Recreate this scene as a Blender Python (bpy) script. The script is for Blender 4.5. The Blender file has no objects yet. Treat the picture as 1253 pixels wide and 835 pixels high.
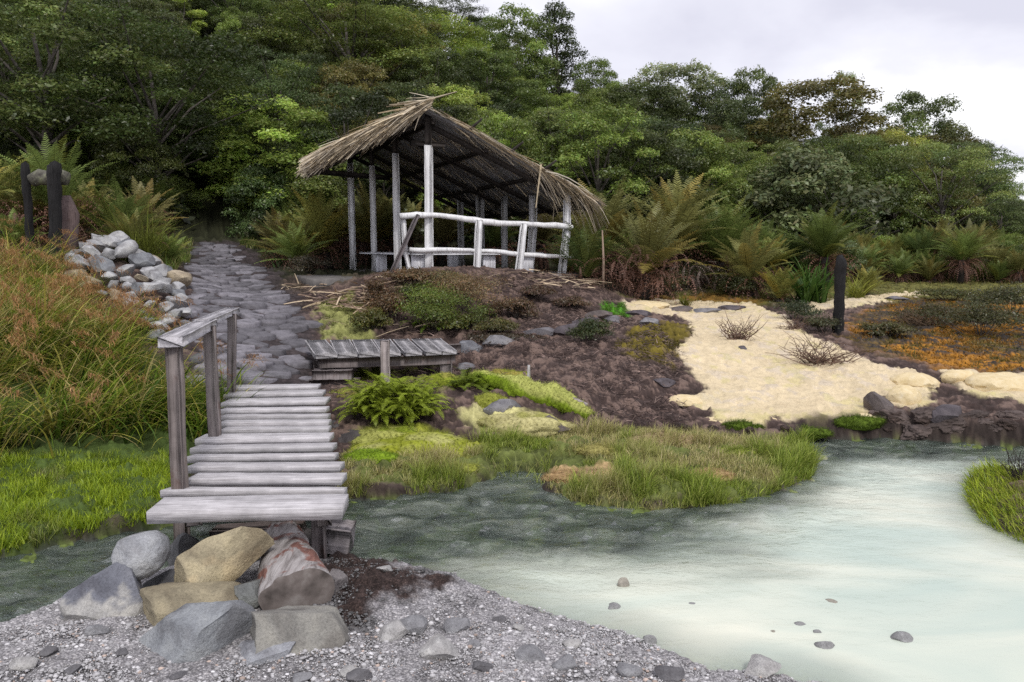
import bpy, math
import numpy as np
from mathutils import Vector, Matrix, Euler

# ------------------------------------------------------------------ camera
F, CX, CY, HOR, CAMZ = 930.0, 626.5, 417.5, 305.0, 2.1
PITCH = math.atan((CY - HOR) / F)
scene = bpy.context.scene
COL = scene.collection
cam = bpy.data.cameras.new('camera')
cam.sensor_width = 36.0
cam.lens = 36.0 * F / 1253.0
cam.clip_start = 0.05
cam.clip_end = 2000.0
cam_o = bpy.data.objects.new('camera', cam)
COL.objects.link(cam_o)
cam_o.location = (0, 0, CAMZ)
cam_o.rotation_euler = (math.radians(90) - PITCH, 0, 0)
scene.camera = cam_o

# ------------------------------------------------------------------ light
SUN_EL, SUN_AZ = math.radians(50), math.radians(166)     # azimuth clockwise from +Y
world = bpy.data.worlds.new('World')
scene.world = world
world.use_nodes = True
nt = world.node_tree
nt.nodes.clear()
def wn(t, **k):
    n = nt.nodes.new(t)
    for a, b in k.items():
        setattr(n, a, b)
    return n
sky = wn('ShaderNodeTexSky', sky_type='NISHITA', sun_disc=False, sun_elevation=SUN_EL, sun_rotation=SUN_AZ)
geo = wn('ShaderNodeTexCoord')
sep = wn('ShaderNodeSeparateXYZ')
nt.links.new(geo.outputs['Generated'], sep.inputs[0])
addz = wn('ShaderNodeMath', operation='ADD'); addz.inputs[1].default_value = 0.22
mx = wn('ShaderNodeMath', operation='MAXIMUM'); mx.inputs[1].default_value = 0.0
nt.links.new(sep.outputs['Z'], mx.inputs[0]); nt.links.new(mx.outputs[0], addz.inputs[0])
dx = wn('ShaderNodeMath', operation='DIVIDE'); dy = wn('ShaderNodeMath', operation='DIVIDE')
nt.links.new(sep.outputs['X'], dx.inputs[0]); nt.links.new(addz.outputs[0], dx.inputs[1])
nt.links.new(sep.outputs['Y'], dy.inputs[0]); nt.links.new(addz.outputs[0], dy.inputs[1])
comb = wn('ShaderNodeCombineXYZ')
nt.links.new(dx.outputs[0], comb.inputs['X']); nt.links.new(dy.outputs[0], comb.inputs['Y'])
cn = wn('ShaderNodeTexNoise'); cn.inputs['Scale'].default_value = 1.0; cn.inputs['Detail'].default_value = 7; cn.inputs['Roughness'].default_value = 0.5
cn.inputs['Distortion'].default_value = 0.3
nt.links.new(comb.outputs[0], cn.inputs['Vector'])
ramp = wn('ShaderNodeValToRGB')
e = ramp.color_ramp.elements
e[0].position, e[0].color = 0.38, (0.62, 0.615, 0.705, 1)
e[1].position, e[1].color = 0.60, (0.98, 0.975, 0.99, 1)
m = ramp.color_ramp.elements.new(0.5); m.color = (0.76, 0.755, 0.83, 1)
nt.links.new(cn.outputs['Fac'], ramp.inputs['Fac'])
mul = wn('ShaderNodeVectorMath', operation='SCALE'); mul.inputs['Scale'].default_value = 10.2
nt.links.new(ramp.outputs['Color'], mul.inputs[0])
mixc = wn('ShaderNodeMix', data_type='RGBA'); mixc.inputs[0].default_value = 0.93
nt.links.new(sky.outputs[0], mixc.inputs[6]); nt.links.new(mul.outputs[0], mixc.inputs[7])
bg = wn('ShaderNodeBackground'); bg.inputs['Strength'].default_value = 0.1
out = wn('ShaderNodeOutputWorld')
nt.links.new(mixc.outputs[2], bg.inputs['Color']); nt.links.new(bg.outputs[0], out.inputs[0])

sun = bpy.data.lights.new('sun', 'SUN')
sun.energy = 1.5
sun.angle = math.radians(10)
sun.color = (1.0, 0.965, 0.91)
sun_o = bpy.data.objects.new('sun', sun)
COL.objects.link(sun_o)
sd = Vector((math.sin(SUN_AZ) * math.cos(SUN_EL), math.cos(SUN_AZ) * math.cos(SUN_EL), math.sin(SUN_EL)))
sun_o.rotation_euler = (-sd).to_track_quat('-Z', 'Y').to_euler()

vs = scene.view_settings
vs.view_transform = 'Standard'; vs.look = 'None'; vs.exposure = 0.34; vs.gamma = 1.0; vs.use_curve_mapping = False
cy = scene.cycles
cy.max_bounces = 6; cy.diffuse_bounces = 4; cy.glossy_bounces = 2; cy.transmission_bounces = 3; cy.transparent_max_bounces = 6
cy.caustics_reflective = False; cy.caustics_refractive = False
cy.use_denoising = False
cy.use_adaptive_sampling = True
cy.adaptive_threshold = 0.005

# ------------------------------------------------------------------ projection helpers (photo measurements -> places on the ground)
_cp, _sp = math.cos(PITCH), math.sin(PITCH)
def ray(px, py):
    a, b = (px - CX) / F, (CY - py) / F
    return np.array([a, _cp + b * _sp, -_sp + b * _cp])
def pz(px, py, z):
    d = ray(px, py); t = (z - CAMZ) / d[2]
    return np.array([d[0] * t, d[1] * t, z])
def pY(px, py, Y):
    d = ray(px, py); t = Y / d[1]
    return np.array([d[0] * t, Y, CAMZ + d[2] * t])
def topx(p):
    p = np.asarray(p, float)
    x, y, z = p[..., 0], p[..., 1], p[..., 2] - CAMZ
    dep = y * _cp - z * _sp
    up = y * _sp + z * _cp
    return CX + F * x / dep, CY - F * up / dep, dep

# ------------------------------------------------------------------ noise
def _hash(ix, iy, iz, s):
    h = (ix * 374761393 + iy * 668265263 + iz * 1274126177 + s * 974634777) & 0xFFFFFFFF
    h = ((h ^ (h >> 13)) * 1274126177) & 0xFFFFFFFF
    h = ((h ^ (h >> 16)) * 2246822519) & 0xFFFFFFFF
    return ((h ^ (h >> 15)) & 0xFFFFFF) / float(0xFFFFFF)
def vnoise(p, s=0):
    p = np.asarray(p, float)
    i = np.floor(p).astype(np.int64); f = p - i
    f = f * f * (3 - 2 * f)
    r = 0
    for a in (0, 1):
        wx = f[:, 0] if a else 1 - f[:, 0]
        for b in (0, 1):
            wy = f[:, 1] if b else 1 - f[:, 1]
            for c in (0, 1):
                wz = f[:, 2] if c else 1 - f[:, 2]
                r = r + wx * wy * wz * _hash(i[:, 0] + a, i[:, 1] + b, i[:, 2] + c, s)
    return r * 2 - 1
def fbm(p, s=0, octv=4, gain=0.5):
    r, a, q = 0, 1.0, np.asarray(p, float).copy()
    for k in range(octv):
        r = r + a * vnoise(q, s + k * 17); a *= gain; q = q * 2.03 + 7.1
    return r
def n2(x, y, sc, s=0, octv=3, gain=0.5):
    return fbm(np.stack([np.ravel(x) * sc, np.ravel(y) * sc, np.zeros(np.size(x)) + s * 3.7], 1), s, octv, gain).reshape(np.shape(x))
def sstep(a, b, x):
    t = np.clip((x - a) / (b - a), 0, 1)
    return t * t * (3 - 2 * t)

# ------------------------------------------------------------------ mesh accumulator
class MB:
    def __init__(self):
        self.v, self.f, self.c, self.n = [], [], [], 0
    def add(self, v, f, c=None):
        v = np.asarray(v, np.float32).reshape(-1, 3)
        fs = f if isinstance(f, list) and f and isinstance(f[0], np.ndarray) else [np.asarray(f, np.int64)]
        for a in fs:
            if a.size:
                self.f.append(a + self.n)
        self.v.append(v)
        if c is None:
            c = np.ones(3)
        c = np.asarray(c, np.float32)
        self.c.append(np.broadcast_to(c, (len(v), 3)))
        self.n += len(v)
    def box(self, c, s, R=None, col=None, bev=0.0):
        c = np.asarray(c, float); h = np.asarray(s, float) / 2
        if bev > 0:
            bev = min(bev, h.min() * 0.45)
            pts = []
            for sx in (-1, 1):
                for sy in (-1, 1):
                    for sz in (-1, 1):
                        for k in range(3):
                            p = h.copy()
                            for j in range(3):
                                if j != k:
                                    p[j] -= bev
                            pts.append(p * (sx, sy, sz))
            idx = lambda sx, sy, sz, k: ((sx * 2 + sy) * 2 + sz) * 3 + k
            fc, tr = [], []
            for k in range(3):
                a, b = [j for j in range(3) if j != k]
                for s0 in (0, 1):
                    q = []
                    for (u, w) in ((0, 0), (1, 0), (1, 1), (0, 1)):
                        t = [0, 0, 0]; t[k] = s0; t[a] = u; t[b] = w
                        q.append(idx(*t, k))
                    flip = (s0 == 0) ^ (k == 1)
                    fc.append(q[::-1] if flip else q)
            for k in range(3):      # edges along axis k
                a, b = [j for j in range(3) if j != k]
                for u in (0, 1):
                    for w in (0, 1):
                        t0 = [0, 0, 0]; t0[a] = u; t0[b] = w
                        t1 = list(t0); t1[k] = 1
                        q = [idx(*t0, a), idx(*t1, a), idx(*t1, b), idx(*t0, b)]
                        fc.append(q)
            for sx in (0, 1):
                for sy in (0, 1):
                    for sz in (0, 1):
                        tr.append([idx(sx, sy, sz, j) for j in range(3)])
            v = np.array(pts)
            # fix orientation
            def orient(L):
                o = []
                for q in L:
                    p = v[q]; n = np.cross(p[1] - p[0], p[2] - p[0])
                    o.append(q if np.dot(n, p.mean(0)) > 0 else q[::-1])
                return np.array(o)
            f = [orient(fc), orient(tr)]
        else:
            v = np.array([[x, y, z] for x in (-h[0], h[0]) for y in (-h[1], h[1]) for z in (-h[2], h[2])])
            f = [np.array([[0, 1, 3, 2], [4, 6, 7, 5], [0, 4, 5, 1], [2, 3, 7, 6], [0, 2, 6, 4], [1, 5, 7, 3]])]
        if R is not None:
            v = v @ np.asarray(R, float).T
        self.add(v + c, f, col)
    def bar(self, a, b, w, t, col=None, up=(0, 0, 1), bev=0.006):
        a = np.asarray(a, float); b = np.asarray(b, float)
        x = b - a; L = np.linalg.norm(x); x /= L
        y = np.cross(up, x); ny = np.linalg.norm(y)
        if ny < 1e-4:
            y = np.array([0., 1, 0])
        else:
            y /= ny
        z = np.cross(x, y)
        self.box((a + b) / 2, (L, w, t), np.stack([x, y, z], 1), col, bev)
    def tube(self, pts, rad, n=8, col=None, cap=True, jit=0.0, rng=None):
        pts = np.asarray(pts, float); m = len(pts)
        rad = np.broadcast_to(np.asarray(rad, float), (m,))
        tan = np.gradient(pts, axis=0); tan /= np.linalg.norm(tan, axis=1)[:, None] + 1e-9
        ref = np.array([0., 0, 1]) if abs(tan[0][2]) < 0.9 else np.array([1., 0, 0])
        vs_ = []
        u = np.cross(ref, tan[0]); u /= np.linalg.norm(u)
        for i in range(m):
            u = u - tan[i] * np.dot(u, tan[i]); u /= np.linalg.norm(u) + 1e-9
            w = np.cross(tan[i], u)
            an = np.linspace(0, 2 * np.pi, n, endpoint=False)
            r = rad[i] * (1 + (jit * rng.uniform(-1, 1, n) if rng is not None else 0))
            vs_.append(pts[i] + (np.cos(an) * r)[:, None] * u + (np.sin(an) * r)[:, None] * w)
        v = np.concatenate(vs_)
        i = np.arange(m - 1)[:, None] * n; j = np.arange(n)[None, :]; j2 = (j + 1) % n
        q = np.stack([i + j, i + j2, i + n + j2, i + n + j], -1).reshape(-1, 4)
        fs = [q]
        if cap:
            v = np.concatenate([v, pts[:1], pts[-1:]])
            a = np.arange(n); b = (a + 1) % n
            fs.append(np.stack([np.full(n, m * n), b, a], 1))
            fs.append(np.stack([np.full(n, m * n + 1), (m - 1) * n + a, (m - 1) * n + b], 1))
        self.add(v, fs, col)
    def mesh(self, name):
        me = bpy.data.meshes.new(name)
        v = np.concatenate(self.v); c = np.concatenate(self.c)
        loops = np.concatenate([a.ravel() for a in self.f]).astype(np.int32)
        tot = np.concatenate([np.full(len(a), a.shape[1]) for a in self.f])
        start = np.concatenate([[0], np.cumsum(tot)[:-1]]).astype(np.int32)
        me.vertices.add(len(v)); me.vertices.foreach_set('co', v.astype(np.float32).ravel())
        me.loops.add(len(loops)); me.loops.foreach_set('vertex_index', loops)
        me.polygons.add(len(tot)); me.polygons.foreach_set('loop_start', start)
        at = me.color_attributes.new('col', 'FLOAT_COLOR', 'POINT')
        at.data.foreach_set('color', np.concatenate([c, np.ones((len(c), 1), np.float32)], 1).astype(np.float32).ravel())
        me.update(calc_edges=True)
        return me
    def build(self, name, mat, parent=None, smooth=False, color=None):
        me = self.mesh(name)
        if mat:
            me.materials.append(mat)
        if smooth:
            me.polygons.foreach_set('use_smooth', np.ones(len(me.polygons), bool))
        o = bpy.data.objects.new(name, me)
        COL.objects.link(o)
        if parent is not None:
            o.parent = parent
        if color is not None:
            o.color = (*color, 1)
        return o

def tag(o, label=None, cat=None, group=None, kind=None):
    if label: o['label'] = label
    if cat: o['category'] = cat
    if group: o['group'] = group
    if kind: o['kind'] = kind
    return o
def empty(name, loc=(0, 0, 0), rz=0.0, label=None, cat=None, group=None):
    o = bpy.data.objects.new(name, None)
    COL.objects.link(o)
    o.location = tuple(float(a) for a in loc); o.rotation_euler = (0, 0, rz)
    o.empty_display_size = 0.1
    return tag(o, label, cat, group)
def copy_tree(o, parent=None):
    c = o.copy(); COL.objects.link(c)
    if parent is not None:
        c.parent = parent
    for ch in list(o.children):
        copy_tree(ch, c)
    return c

# ------------------------------------------------------------------ materials
class NT:
    def __init__(self, name):
        self.m = bpy.data.materials.new(name); self.m.use_nodes = True
        self.t = self.m.node_tree; self.t.nodes.clear()
        self.out = self.n('ShaderNodeOutputMaterial')
    def n(self, t, **k):
        x = self.t.nodes.new(t)
        for a, b in k.items():
            if hasattr(x, a) and a not in x.inputs:
                setattr(x, a, b)
            else:
                x.inputs[a].default_value = b
        return x
    def l(self, a, b):
        self.t.links.new(a, b)
    def noise(self, vec, scale, detail=5, rough=0.6, dist=0.0):
        x = self.n('ShaderNodeTexNoise'); x.inputs['Scale'].default_value = scale; x.inputs['Detail'].default_value = detail
        x.inputs['Roughness'].default_value = rough; x.inputs['Distortion'].default_value = dist
        self.l(vec, x.inputs['Vector'])
        return x.outputs['Fac']
    def rampv(self, fac, stops):
        r = self.n('ShaderNodeValToRGB'); el = r.color_ramp.elements
        while len(el) < len(stops):
            el.new(0.5)
        for e_, (p, c) in zip(el, stops):
            e_.position = p
            e_.color = (*c, 1) if hasattr(c, '__len__') else (c, c, c, 1)
        self.l(fac, r.inputs['Fac'])
        return r.outputs['Color']
    def mulc(self, a, b, fac=1.0, mode='MULTIPLY'):
        x = self.n('ShaderNodeMix', data_type='RGBA', blend_type=mode); x.inputs[0].default_value = fac
        self.l(a, x.inputs[6]); self.l(b, x.inputs[7])
        return x.outputs[2]
    def mixf(self, a, b, fac):
        x = self.n('ShaderNodeMix', data_type='RGBA')
        if hasattr(fac, 'links'):
            self.l(fac, x.inputs[0])
        else:
            x.inputs[0].default_value = fac
        for s, i in ((a, 6), (b, 7)):
            if hasattr(s, 'links'):
                self.l(s, x.inputs[i])
            else:
                x.inputs[i].default_value = (*s, 1)
        return x.outputs[2]
    def coord(self, which='Object', scale=(1, 1, 1)):
        tc = self.n('ShaderNodeTexCoord'); mp = self.n('ShaderNodeMapping')
        mp.inputs['Scale'].default_value = scale
        self.l(tc.outputs[which], mp.inputs['Vector'])
        return mp.outputs[0]
    def attr(self, name='col'):
        a = self.n('ShaderNodeAttribute'); a.attribute_name = name
        return a.outputs['Color']
    def bump(self, h, strength, dist=0.02, nrm=None):
        b = self.n('ShaderNodeBump'); b.inputs['Strength'].default_value = strength; b.inputs['Distance'].default_value = dist
        self.l(h, b.inputs['Height'])
        if nrm is not None:
            self.l(nrm, b.inputs['Normal'])
        return b.outputs[0]
    def pbsdf(self, col, rough=0.8, nrm=None, spec=0.3):
        p = self.n('ShaderNodeBsdfPrincipled')
        if hasattr(col, 'links'): self.l(col, p.inputs['Base Color'])
        else: p.inputs['Base Color'].default_value = (*col, 1)
        if hasattr(rough, 'links'): self.l(rough, p.inputs['Roughness'])
        else: p.inputs['Roughness'].default_value = rough
        p.inputs['Specular IOR Level'].default_value = spec
        if nrm is not None: self.l(nrm, p.inputs['Normal'])
        return p.outputs[0]
    def done(self, sh):
        self.l(sh, self.out.inputs['Surface'])
        return self.m
    def objcol(self):
        return self.n('ShaderNodeObjectInfo').outputs['Color']

def leaf_mat(name, trans=0.35, gloss=0.0):
    t = NT(name)
    c = t.mulc(t.attr(), t.objcol())
    d = t.n('ShaderNodeBsdfDiffuse'); t.l(c, d.inputs['Color'])
    tr = t.n('ShaderNodeBsdfTranslucent'); t.l(c, tr.inputs['Color'])
    m_ = t.n('ShaderNodeMixShader'); m_.inputs[0].default_value = trans
    t.l(d.outputs[0], m_.inputs[1]); t.l(tr.outputs[0], m_.inputs[2])
    s = m_.outputs[0]
    if gloss > 0:
        g = t.n('ShaderNodeBsdfGlossy'); g.inputs['Roughness'].default_value = 0.42
        m2 = t.n('ShaderNodeMixShader'); m2.inputs[0].default_value = gloss
        t.l(s, m2.inputs[1]); t.l(g.outputs[0], m2.inputs[2]); s = m2.outputs[0]
    return t.done(s)
M_LEAF = leaf_mat('foliage', 0.40, 0.04)
M_GRASS = leaf_mat('grass_blades', 0.35, 0.02)
M_FERN = leaf_mat('fern_fronds', 0.3, 0.02)

def wood_mat(name, base, dark, axis=0, grain=60, rough=0.85, bumps=0.5, objtint=False, stain=None):
    t = NT(name)
    sc = [grain, grain, grain]; sc[axis] = grain * 0.045
    v = t.coord('Object', tuple(sc))
    f = t.noise(v, 1.0, 6, 0.65, 0.6)
    c = t.rampv(f, [(0.28, dark), (0.5, base), (0.75, tuple(min(1, b * 1.25) for b in base))])
    v2 = t.coord('Object', (3, 3, 3)); lo2 = 0.62 if base[0] < .7 else 0.82
    f2 = t.noise(v2, 1.3, 5, 0.65)
    c = t.mulc(c, t.rampv(f2, [(0.3, lo2), (0.6, 1.0), (0.8, 1.12)]))
    if stain is not None:
        f3 = t.noise(v2, 2.1, 6, 0.7, 0.5)
        c = t.mixf(c, stain, t.rampv(f3, [(0.56 if base[0] < .7 else 0.62, 0.0), (0.74, 0.8)]))
    if objtint:
        c = t.mulc(c, t.objcol())
    return t.done(t.pbsdf(c, rough, t.bump(f, bumps, 0.01), 0.25))
M_PLANK = wood_mat('weathered_plank', (0.52, 0.50, 0.515), (0.22, 0.205, 0.21), 0, 46, objtint=True)
M_POSTWOOD = wood_mat('weathered_post', (0.235, 0.205, 0.195), (0.085, 0.068, 0.062), 2, 50, objtint=True, stain=(0.13, 0.075, 0.06))
M_WHITEWOOD = wood_mat('whitewashed_wood', (0.80, 0.80, 0.82), (0.44, 0.42, 0.415), 2, 34, objtint=True, stain=(0.27, 0.235, 0.215))
M_DARKWOOD = wood_mat('dark_wood', (0.05, 0.042, 0.038), (0.018, 0.015, 0.014), 2, 40)
M_CHAR = wood_mat('charred_wood', (0.02, 0.019, 0.02), (0.006, 0.006, 0.007), 2, 45, 0.8, 2.5)

def rock_mat(name):
    t = NT(name)
    v = t.coord('Object')
    f = t.noise(v, 5.0, 8, 0.62, 0.4); g = t.noise(v, 85.0, 5, 0.7); s_ = t.noise(v, 2.2, 4, 0.55, 0.6)
    c = t.mulc(t.objcol(), t.rampv(f, [(0.3, (0.55, 0.55, 0.57)), (0.52, 1.0), (0.75, (1.25, 1.24, 1.2))]))
    c = t.mulc(c, t.rampv(g, [(0.3, 0.68), (0.5, 1.0), (0.7, 1.2)]))
    c = t.mulc(c, t.rampv(s_, [(0.38, (0.62, 0.60, 0.60)), (0.5, 0.95), (0.66, (1.15, 1.13, 1.08))]))
    c = t.mulc(c, t.attr())
    h = t.mulc(f, g, 0.5, 'ADD')
    return t.done(t.pbsdf(c, 0.82, t.bump(h, 0.8, 0.025), 0.3))
M_ROCK = rock_mat('rock')
# ------------------------------------------------------------------ terrain heights
rng = np.random.default_rng(11)
HUT_P = np.array([-1.74, 16.0]); HUT_R = np.array([0.912, 0.410]); HUT_D = np.array([-0.410, 0.912]); HUT_Z = 1.55
def hut(s, t, z):
    p = HUT_P + HUT_R * s + HUT_D * t
    return np.array([p[0], p[1], z])

CP = []
def cz(px, py, z): CP.append(pz(px, py, z))
def cyy(px, py, Y): CP.append(pY(px, py, Y))
for a in [(100,800,.08),(250,830,.1),(400,800,.12),(430,720,.14),(600,790,.05),(300,700,.1),(800,835,.03),(30,640,.06),(120,620,.07),
          (60,570,.15),(200,590,.08),(230,500,.25),(140,520,.3),(20,500,.5),(100,440,.85),(20,430,.95),(200,440,.7),(180,400,1.0),
          (330,478,.42),(310,440,.62),(300,400,.9),(285,360,1.2),(275,330,1.55),(400,470,.34),(370,380,1.05),(420,410,.72),(420,450,.35),(520,450,.35),
          (560,430,.55),(650,425,.66),(700,475,.47),(740,508,.22),(640,470,.42),(800,400,.8),(820,450,.5),(820,500,.22),
          (450,500,.3),(560,490,.36),(640,520,.17),(500,540,.12),(560,560,.06),(440,570,.08),(700,560,.05),(850,560,.06),(950,565,.04),(760,595,.03),
          (900,517,.17),(1000,512,.19),(950,440,.5),(880,390,.72),(800,375,.85),(1060,460,.43),(1120,480,.33),(1250,490,.33),(1160,440,.5),
          (1240,410,.65),(1020,405,.7),(1100,375,.85),(1000,360,1.0),(1200,360,1.0),(1100,345,1.1),(900,350,1.15),(780,350,1.15),(1230,600,.05)]:
    cz(*a)
for a in [(60,318,14),(100,370,12),(150,330,13.5),(215,380,11.5),(215,330,16),(262,298,25),(345,330,18),(470,347,14.4),(600,347,14.8),(700,352,15.6),
          (470,408,12.5),(600,408,12.6),(720,383,14.6),(410,350,15.0),(0,330,13),(330,298,25)]:
    cyy(*a)
for a in [(hut(0,3,1.5)),(hut(3.4,3,1.5)),(hut(-1.5,3,1.5)),(hut(0,7,1.55)),(hut(3.4,7,1.5)),(-16,24,2.6),(-9,24,2.3),(-5,25,2.1),(2,25,1.6),(8,25,1.3),(16,25,1.15),(24,26,1.15),
          (-14,16,2.4),(-10,13,1.8),(-14,8,1.2),(-12,4,.3),(0,0,.2),(-6,1,.15),(6,1,.05),(12,4,.05),(16,10,.5),(18,16,.9),(8,5,.0),(10,14,.8)]:
    CP.append(np.array(a, float))
CP = np.array(CP)
def _tpsk(r2): return 0.5 * r2 * np.log(r2 + 1e-9)
def _fit(P, z, reg=0.02):
    n = len(P); A = np.zeros((n + 3, n + 3))
    d2 = ((P[:, None] - P[None]) ** 2).sum(-1)
    A[:n, :n] = _tpsk(d2) + reg * np.eye(n); A[:n, n] = 1; A[:n, n + 1:] = P; A[n, :n] = 1; A[n + 1:, :n] = P.T
    b = np.zeros(n + 3); b[:n] = z
    return np.linalg.solve(A, b)
_W = _fit(CP[:, :2], CP[:, 2])
def tps(x, y):
    x = np.clip(np.ravel(x), -17, 24); y = np.clip(np.ravel(y), 0, 26)
    o = np.empty(len(x)); n = len(CP)
    for k in range(0, len(x), 40000):
        xx, yy = x[k:k + 40000], y[k:k + 40000]
        d2 = (xx[:, None] - CP[None, :, 0]) ** 2 + (yy[:, None] - CP[None, :, 1]) ** 2
        o[k:k + 40000] = _tpsk(d2) @ _W[:n] + _W[n] + _W[n + 1] * xx + _W[n + 2] * yy
    return o
def hill(x, y):
    s = np.interp(x, [-60, -30, -6, 2, 8, 14, 22, 27, 45], [.62, .58, .48, .37, .30, .27, .17, .03, 0.0])
    y0 = np.interp(x, [-40, -14, -8, 0, 8, 40], [17, 20, 24, 27, 28, 30])
    d = np.maximum(y - y0, 0)
    r = d * d / (d + 5.0)
    return s * np.minimum(r, 31)

def sdist(poly, x, y):
    """signed distance to a polygon on the ground, positive inside"""
    x = np.ravel(x); y = np.ravel(y)
    poly = np.asarray(poly)[:, :2]
    best = np.full(len(x), 1e9); inside = np.zeros(len(x), bool)
    for i in range(len(poly)):
        a, b = poly[i], poly[(i + 1) % len(poly)]
        e_ = b - a; L2 = (e_ ** 2).sum() + 1e-12
        t = np.clip(((x - a[0]) * e_[0] + (y - a[1]) * e_[1]) / L2, 0, 1)
        best = np.minimum(best, (x - a[0] - t * e_[0]) ** 2 + (y - a[1] - t * e_[1]) ** 2)
        cr = (a[1] > y) != (b[1] > y)
        with np.errstate(divide='ignore', invalid='ignore'):
            xi = (b[0] - a[0]) * (y - a[1]) / (b[1] - a[1] + 1e-15) + a[0]
        inside ^= cr & (x < xi)
    d = np.sqrt(best)
    return np.where(inside, d, -d)
def z0(pts): return np.array([pz(a, b, 0.0) for a, b in pts])

WATER = z0([(-900,690),(-300,690),(0,686),(60,668),(130,652),(200,643),(300,625),(415,606),(470,607),(540,603),(580,592),(610,580),(660,577),(700,583),(690,593),(660,596),
            (690,607),(740,618),(800,622),(880,618),(930,604),(985,584),(994,562),(985,546),(992,537),(1100,536),(1253,547),(1500,565),(2200,600),
            (2200,1250),(1150,1000),(1010,840),(930,824),(860,813),(760,776),(640,744),(560,716),(480,702),(430,694),(395,694),(230,700),(150,712),(90,735),(40,757),(0,774),(-300,800),(-900,830)])
RIGHTBANK = z0([(1188,592),(1205,578),(1253,588),(1400,600),(1800,640),(1800,720),(1400,705),(1253,662),(1210,642),(1190,616)])
# near grid (5 cm) and far grid (60 cm)
GX0, GX1, GY0, GY1, GS = -17.0, 19.0, 0.0, 24.0, 0.05
gx = np.arange(GX0, GX1 + 1e-6, GS); gy = np.arange(GY0, GY1 + 1e-6, GS)
XX, YY = np.meshgrid(gx, gy)
cxs = np.arange(GX0, GX1 + 0.26, 0.25); cys = np.arange(GY0, GY1 + 0.26, 0.25)
cX, cY = np.meshgrid(cxs, cys)
cZ = tps(cX, cY).reshape(cX.shape)
def bil(G, x0, y0, s, x, y):
    x = np.ravel(x); y = np.ravel(y)
    fx = np.clip((x - x0) / s, 0, G.shape[1] - 1.001); fy = np.clip((y - y0) / s, 0, G.shape[0] - 1.001)
    ix = fx.astype(int); iy = fy.astype(int); fx -= ix; fy -= iy
    return (G[iy, ix] * (1 - fx) * (1 - fy) + G[iy, ix + 1] * fx * (1 - fy) + G[iy + 1, ix] * (1 - fx) * fy + G[iy + 1, ix + 1] * fx * fy)
ZN = bil(cZ, GX0, GY0, 0.25, XX, YY).reshape(XX.shape) + hill(XX, YY)
wob = 0.05 * n2(XX, YY, 3.0, 5, 3)
SDW = sdist(WATER, XX, YY).reshape(XX.shape)
SDB = sdist(RIGHTBANK, XX, YY).reshape(XX.shape)
SDW = np.minimum(SDW, -SDB) + wob
zin = -0.012 - 0.16 * sstep(0.0, 0.7, SDW)
zout = np.maximum(ZN, 0.008 + 0.10 * np.clip(-SDW / 0.5, 0, 1))
ZN = np.where(SDW > 0, zin, np.minimum(zout, np.maximum(ZN, 0.0) * 0 + 0.01 + np.maximum(-SDW, 0) * 1.6 + 0.04 * np.clip(-SDW / .05, 0, 1)))
_sl = sdist(np.array([pz(a, b, .5) for a, b in [(395,500),(430,450),(470,430),(560,432),(640,425),(760,405),(840,440),(840,490),(760,515),(640,500),(560,480)]]), XX, YY).reshape(XX.shape)
_mo = sdist(np.array([hut(-2.6, -.25, 0), hut(4.6, -.2, 0), hut(6.0, -1.2, 0), hut(4.5, -3.6, 0), hut(0, -4.6, 0), hut(-2.4, -3.4, 0)]), XX, YY).reshape(XX.shape)
_lm = np.maximum(sstep(-.1, .5, _sl), sstep(.0, .5, _mo))
ZN = ZN + _lm * (.055 * n2(XX, YY, 1.6, 96, 3) + .07 * (np.abs(n2(XX, YY, 2.6, 97, 3)) - .25)) * (SDW < -.1)
def H(x, y):
    sh = np.shape(x); x = np.ravel(np.asarray(x, float)); y = np.ravel(np.asarray(y, float))
    inn = (x > GX0) & (x < GX1) & (y > GY0) & (y < GY1)
    z = np.empty(len(x))
    if inn.any():
        z[inn] = bil(ZN, GX0, GY0, GS, x[inn], y[inn])
    if (~inn).any():
        z[~inn] = np.maximum(tps(x[~inn], y[~inn]), -0.1) + hill(x[~inn], y[~inn])
    return z.reshape(sh) if sh else float(z[0])
def _dummy(): pass
def hit(px, py, tmax=70.0):
    """where the line of sight through a photo point meets the ground"""
    d = ray(px, py)
    t = np.linspace(1.5, tmax, 3000)
    g = CAMZ + d[2] * t - H(d[0] * t, d[1] * t)
    k = np.argmax(g < 0)
    if g[k] >= 0:
        k = len(t) - 1
    a = t[max(k - 1, 0)]; b = t[k]
    for _ in range(12):
        m_ = (a + b) / 2
        if CAMZ + d[2] * m_ - H(d[0] * m_, d[1] * m_) < 0: b = m_
        else: a = m_
    return np.array([d[0] * b, d[1] * b, CAMZ + d[2] * b])
def gpoly(pts): return np.array([hit(a, b) for a, b in pts])
def gline(pts): return np.array([hit(a, b) for a, b in pts])

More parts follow.
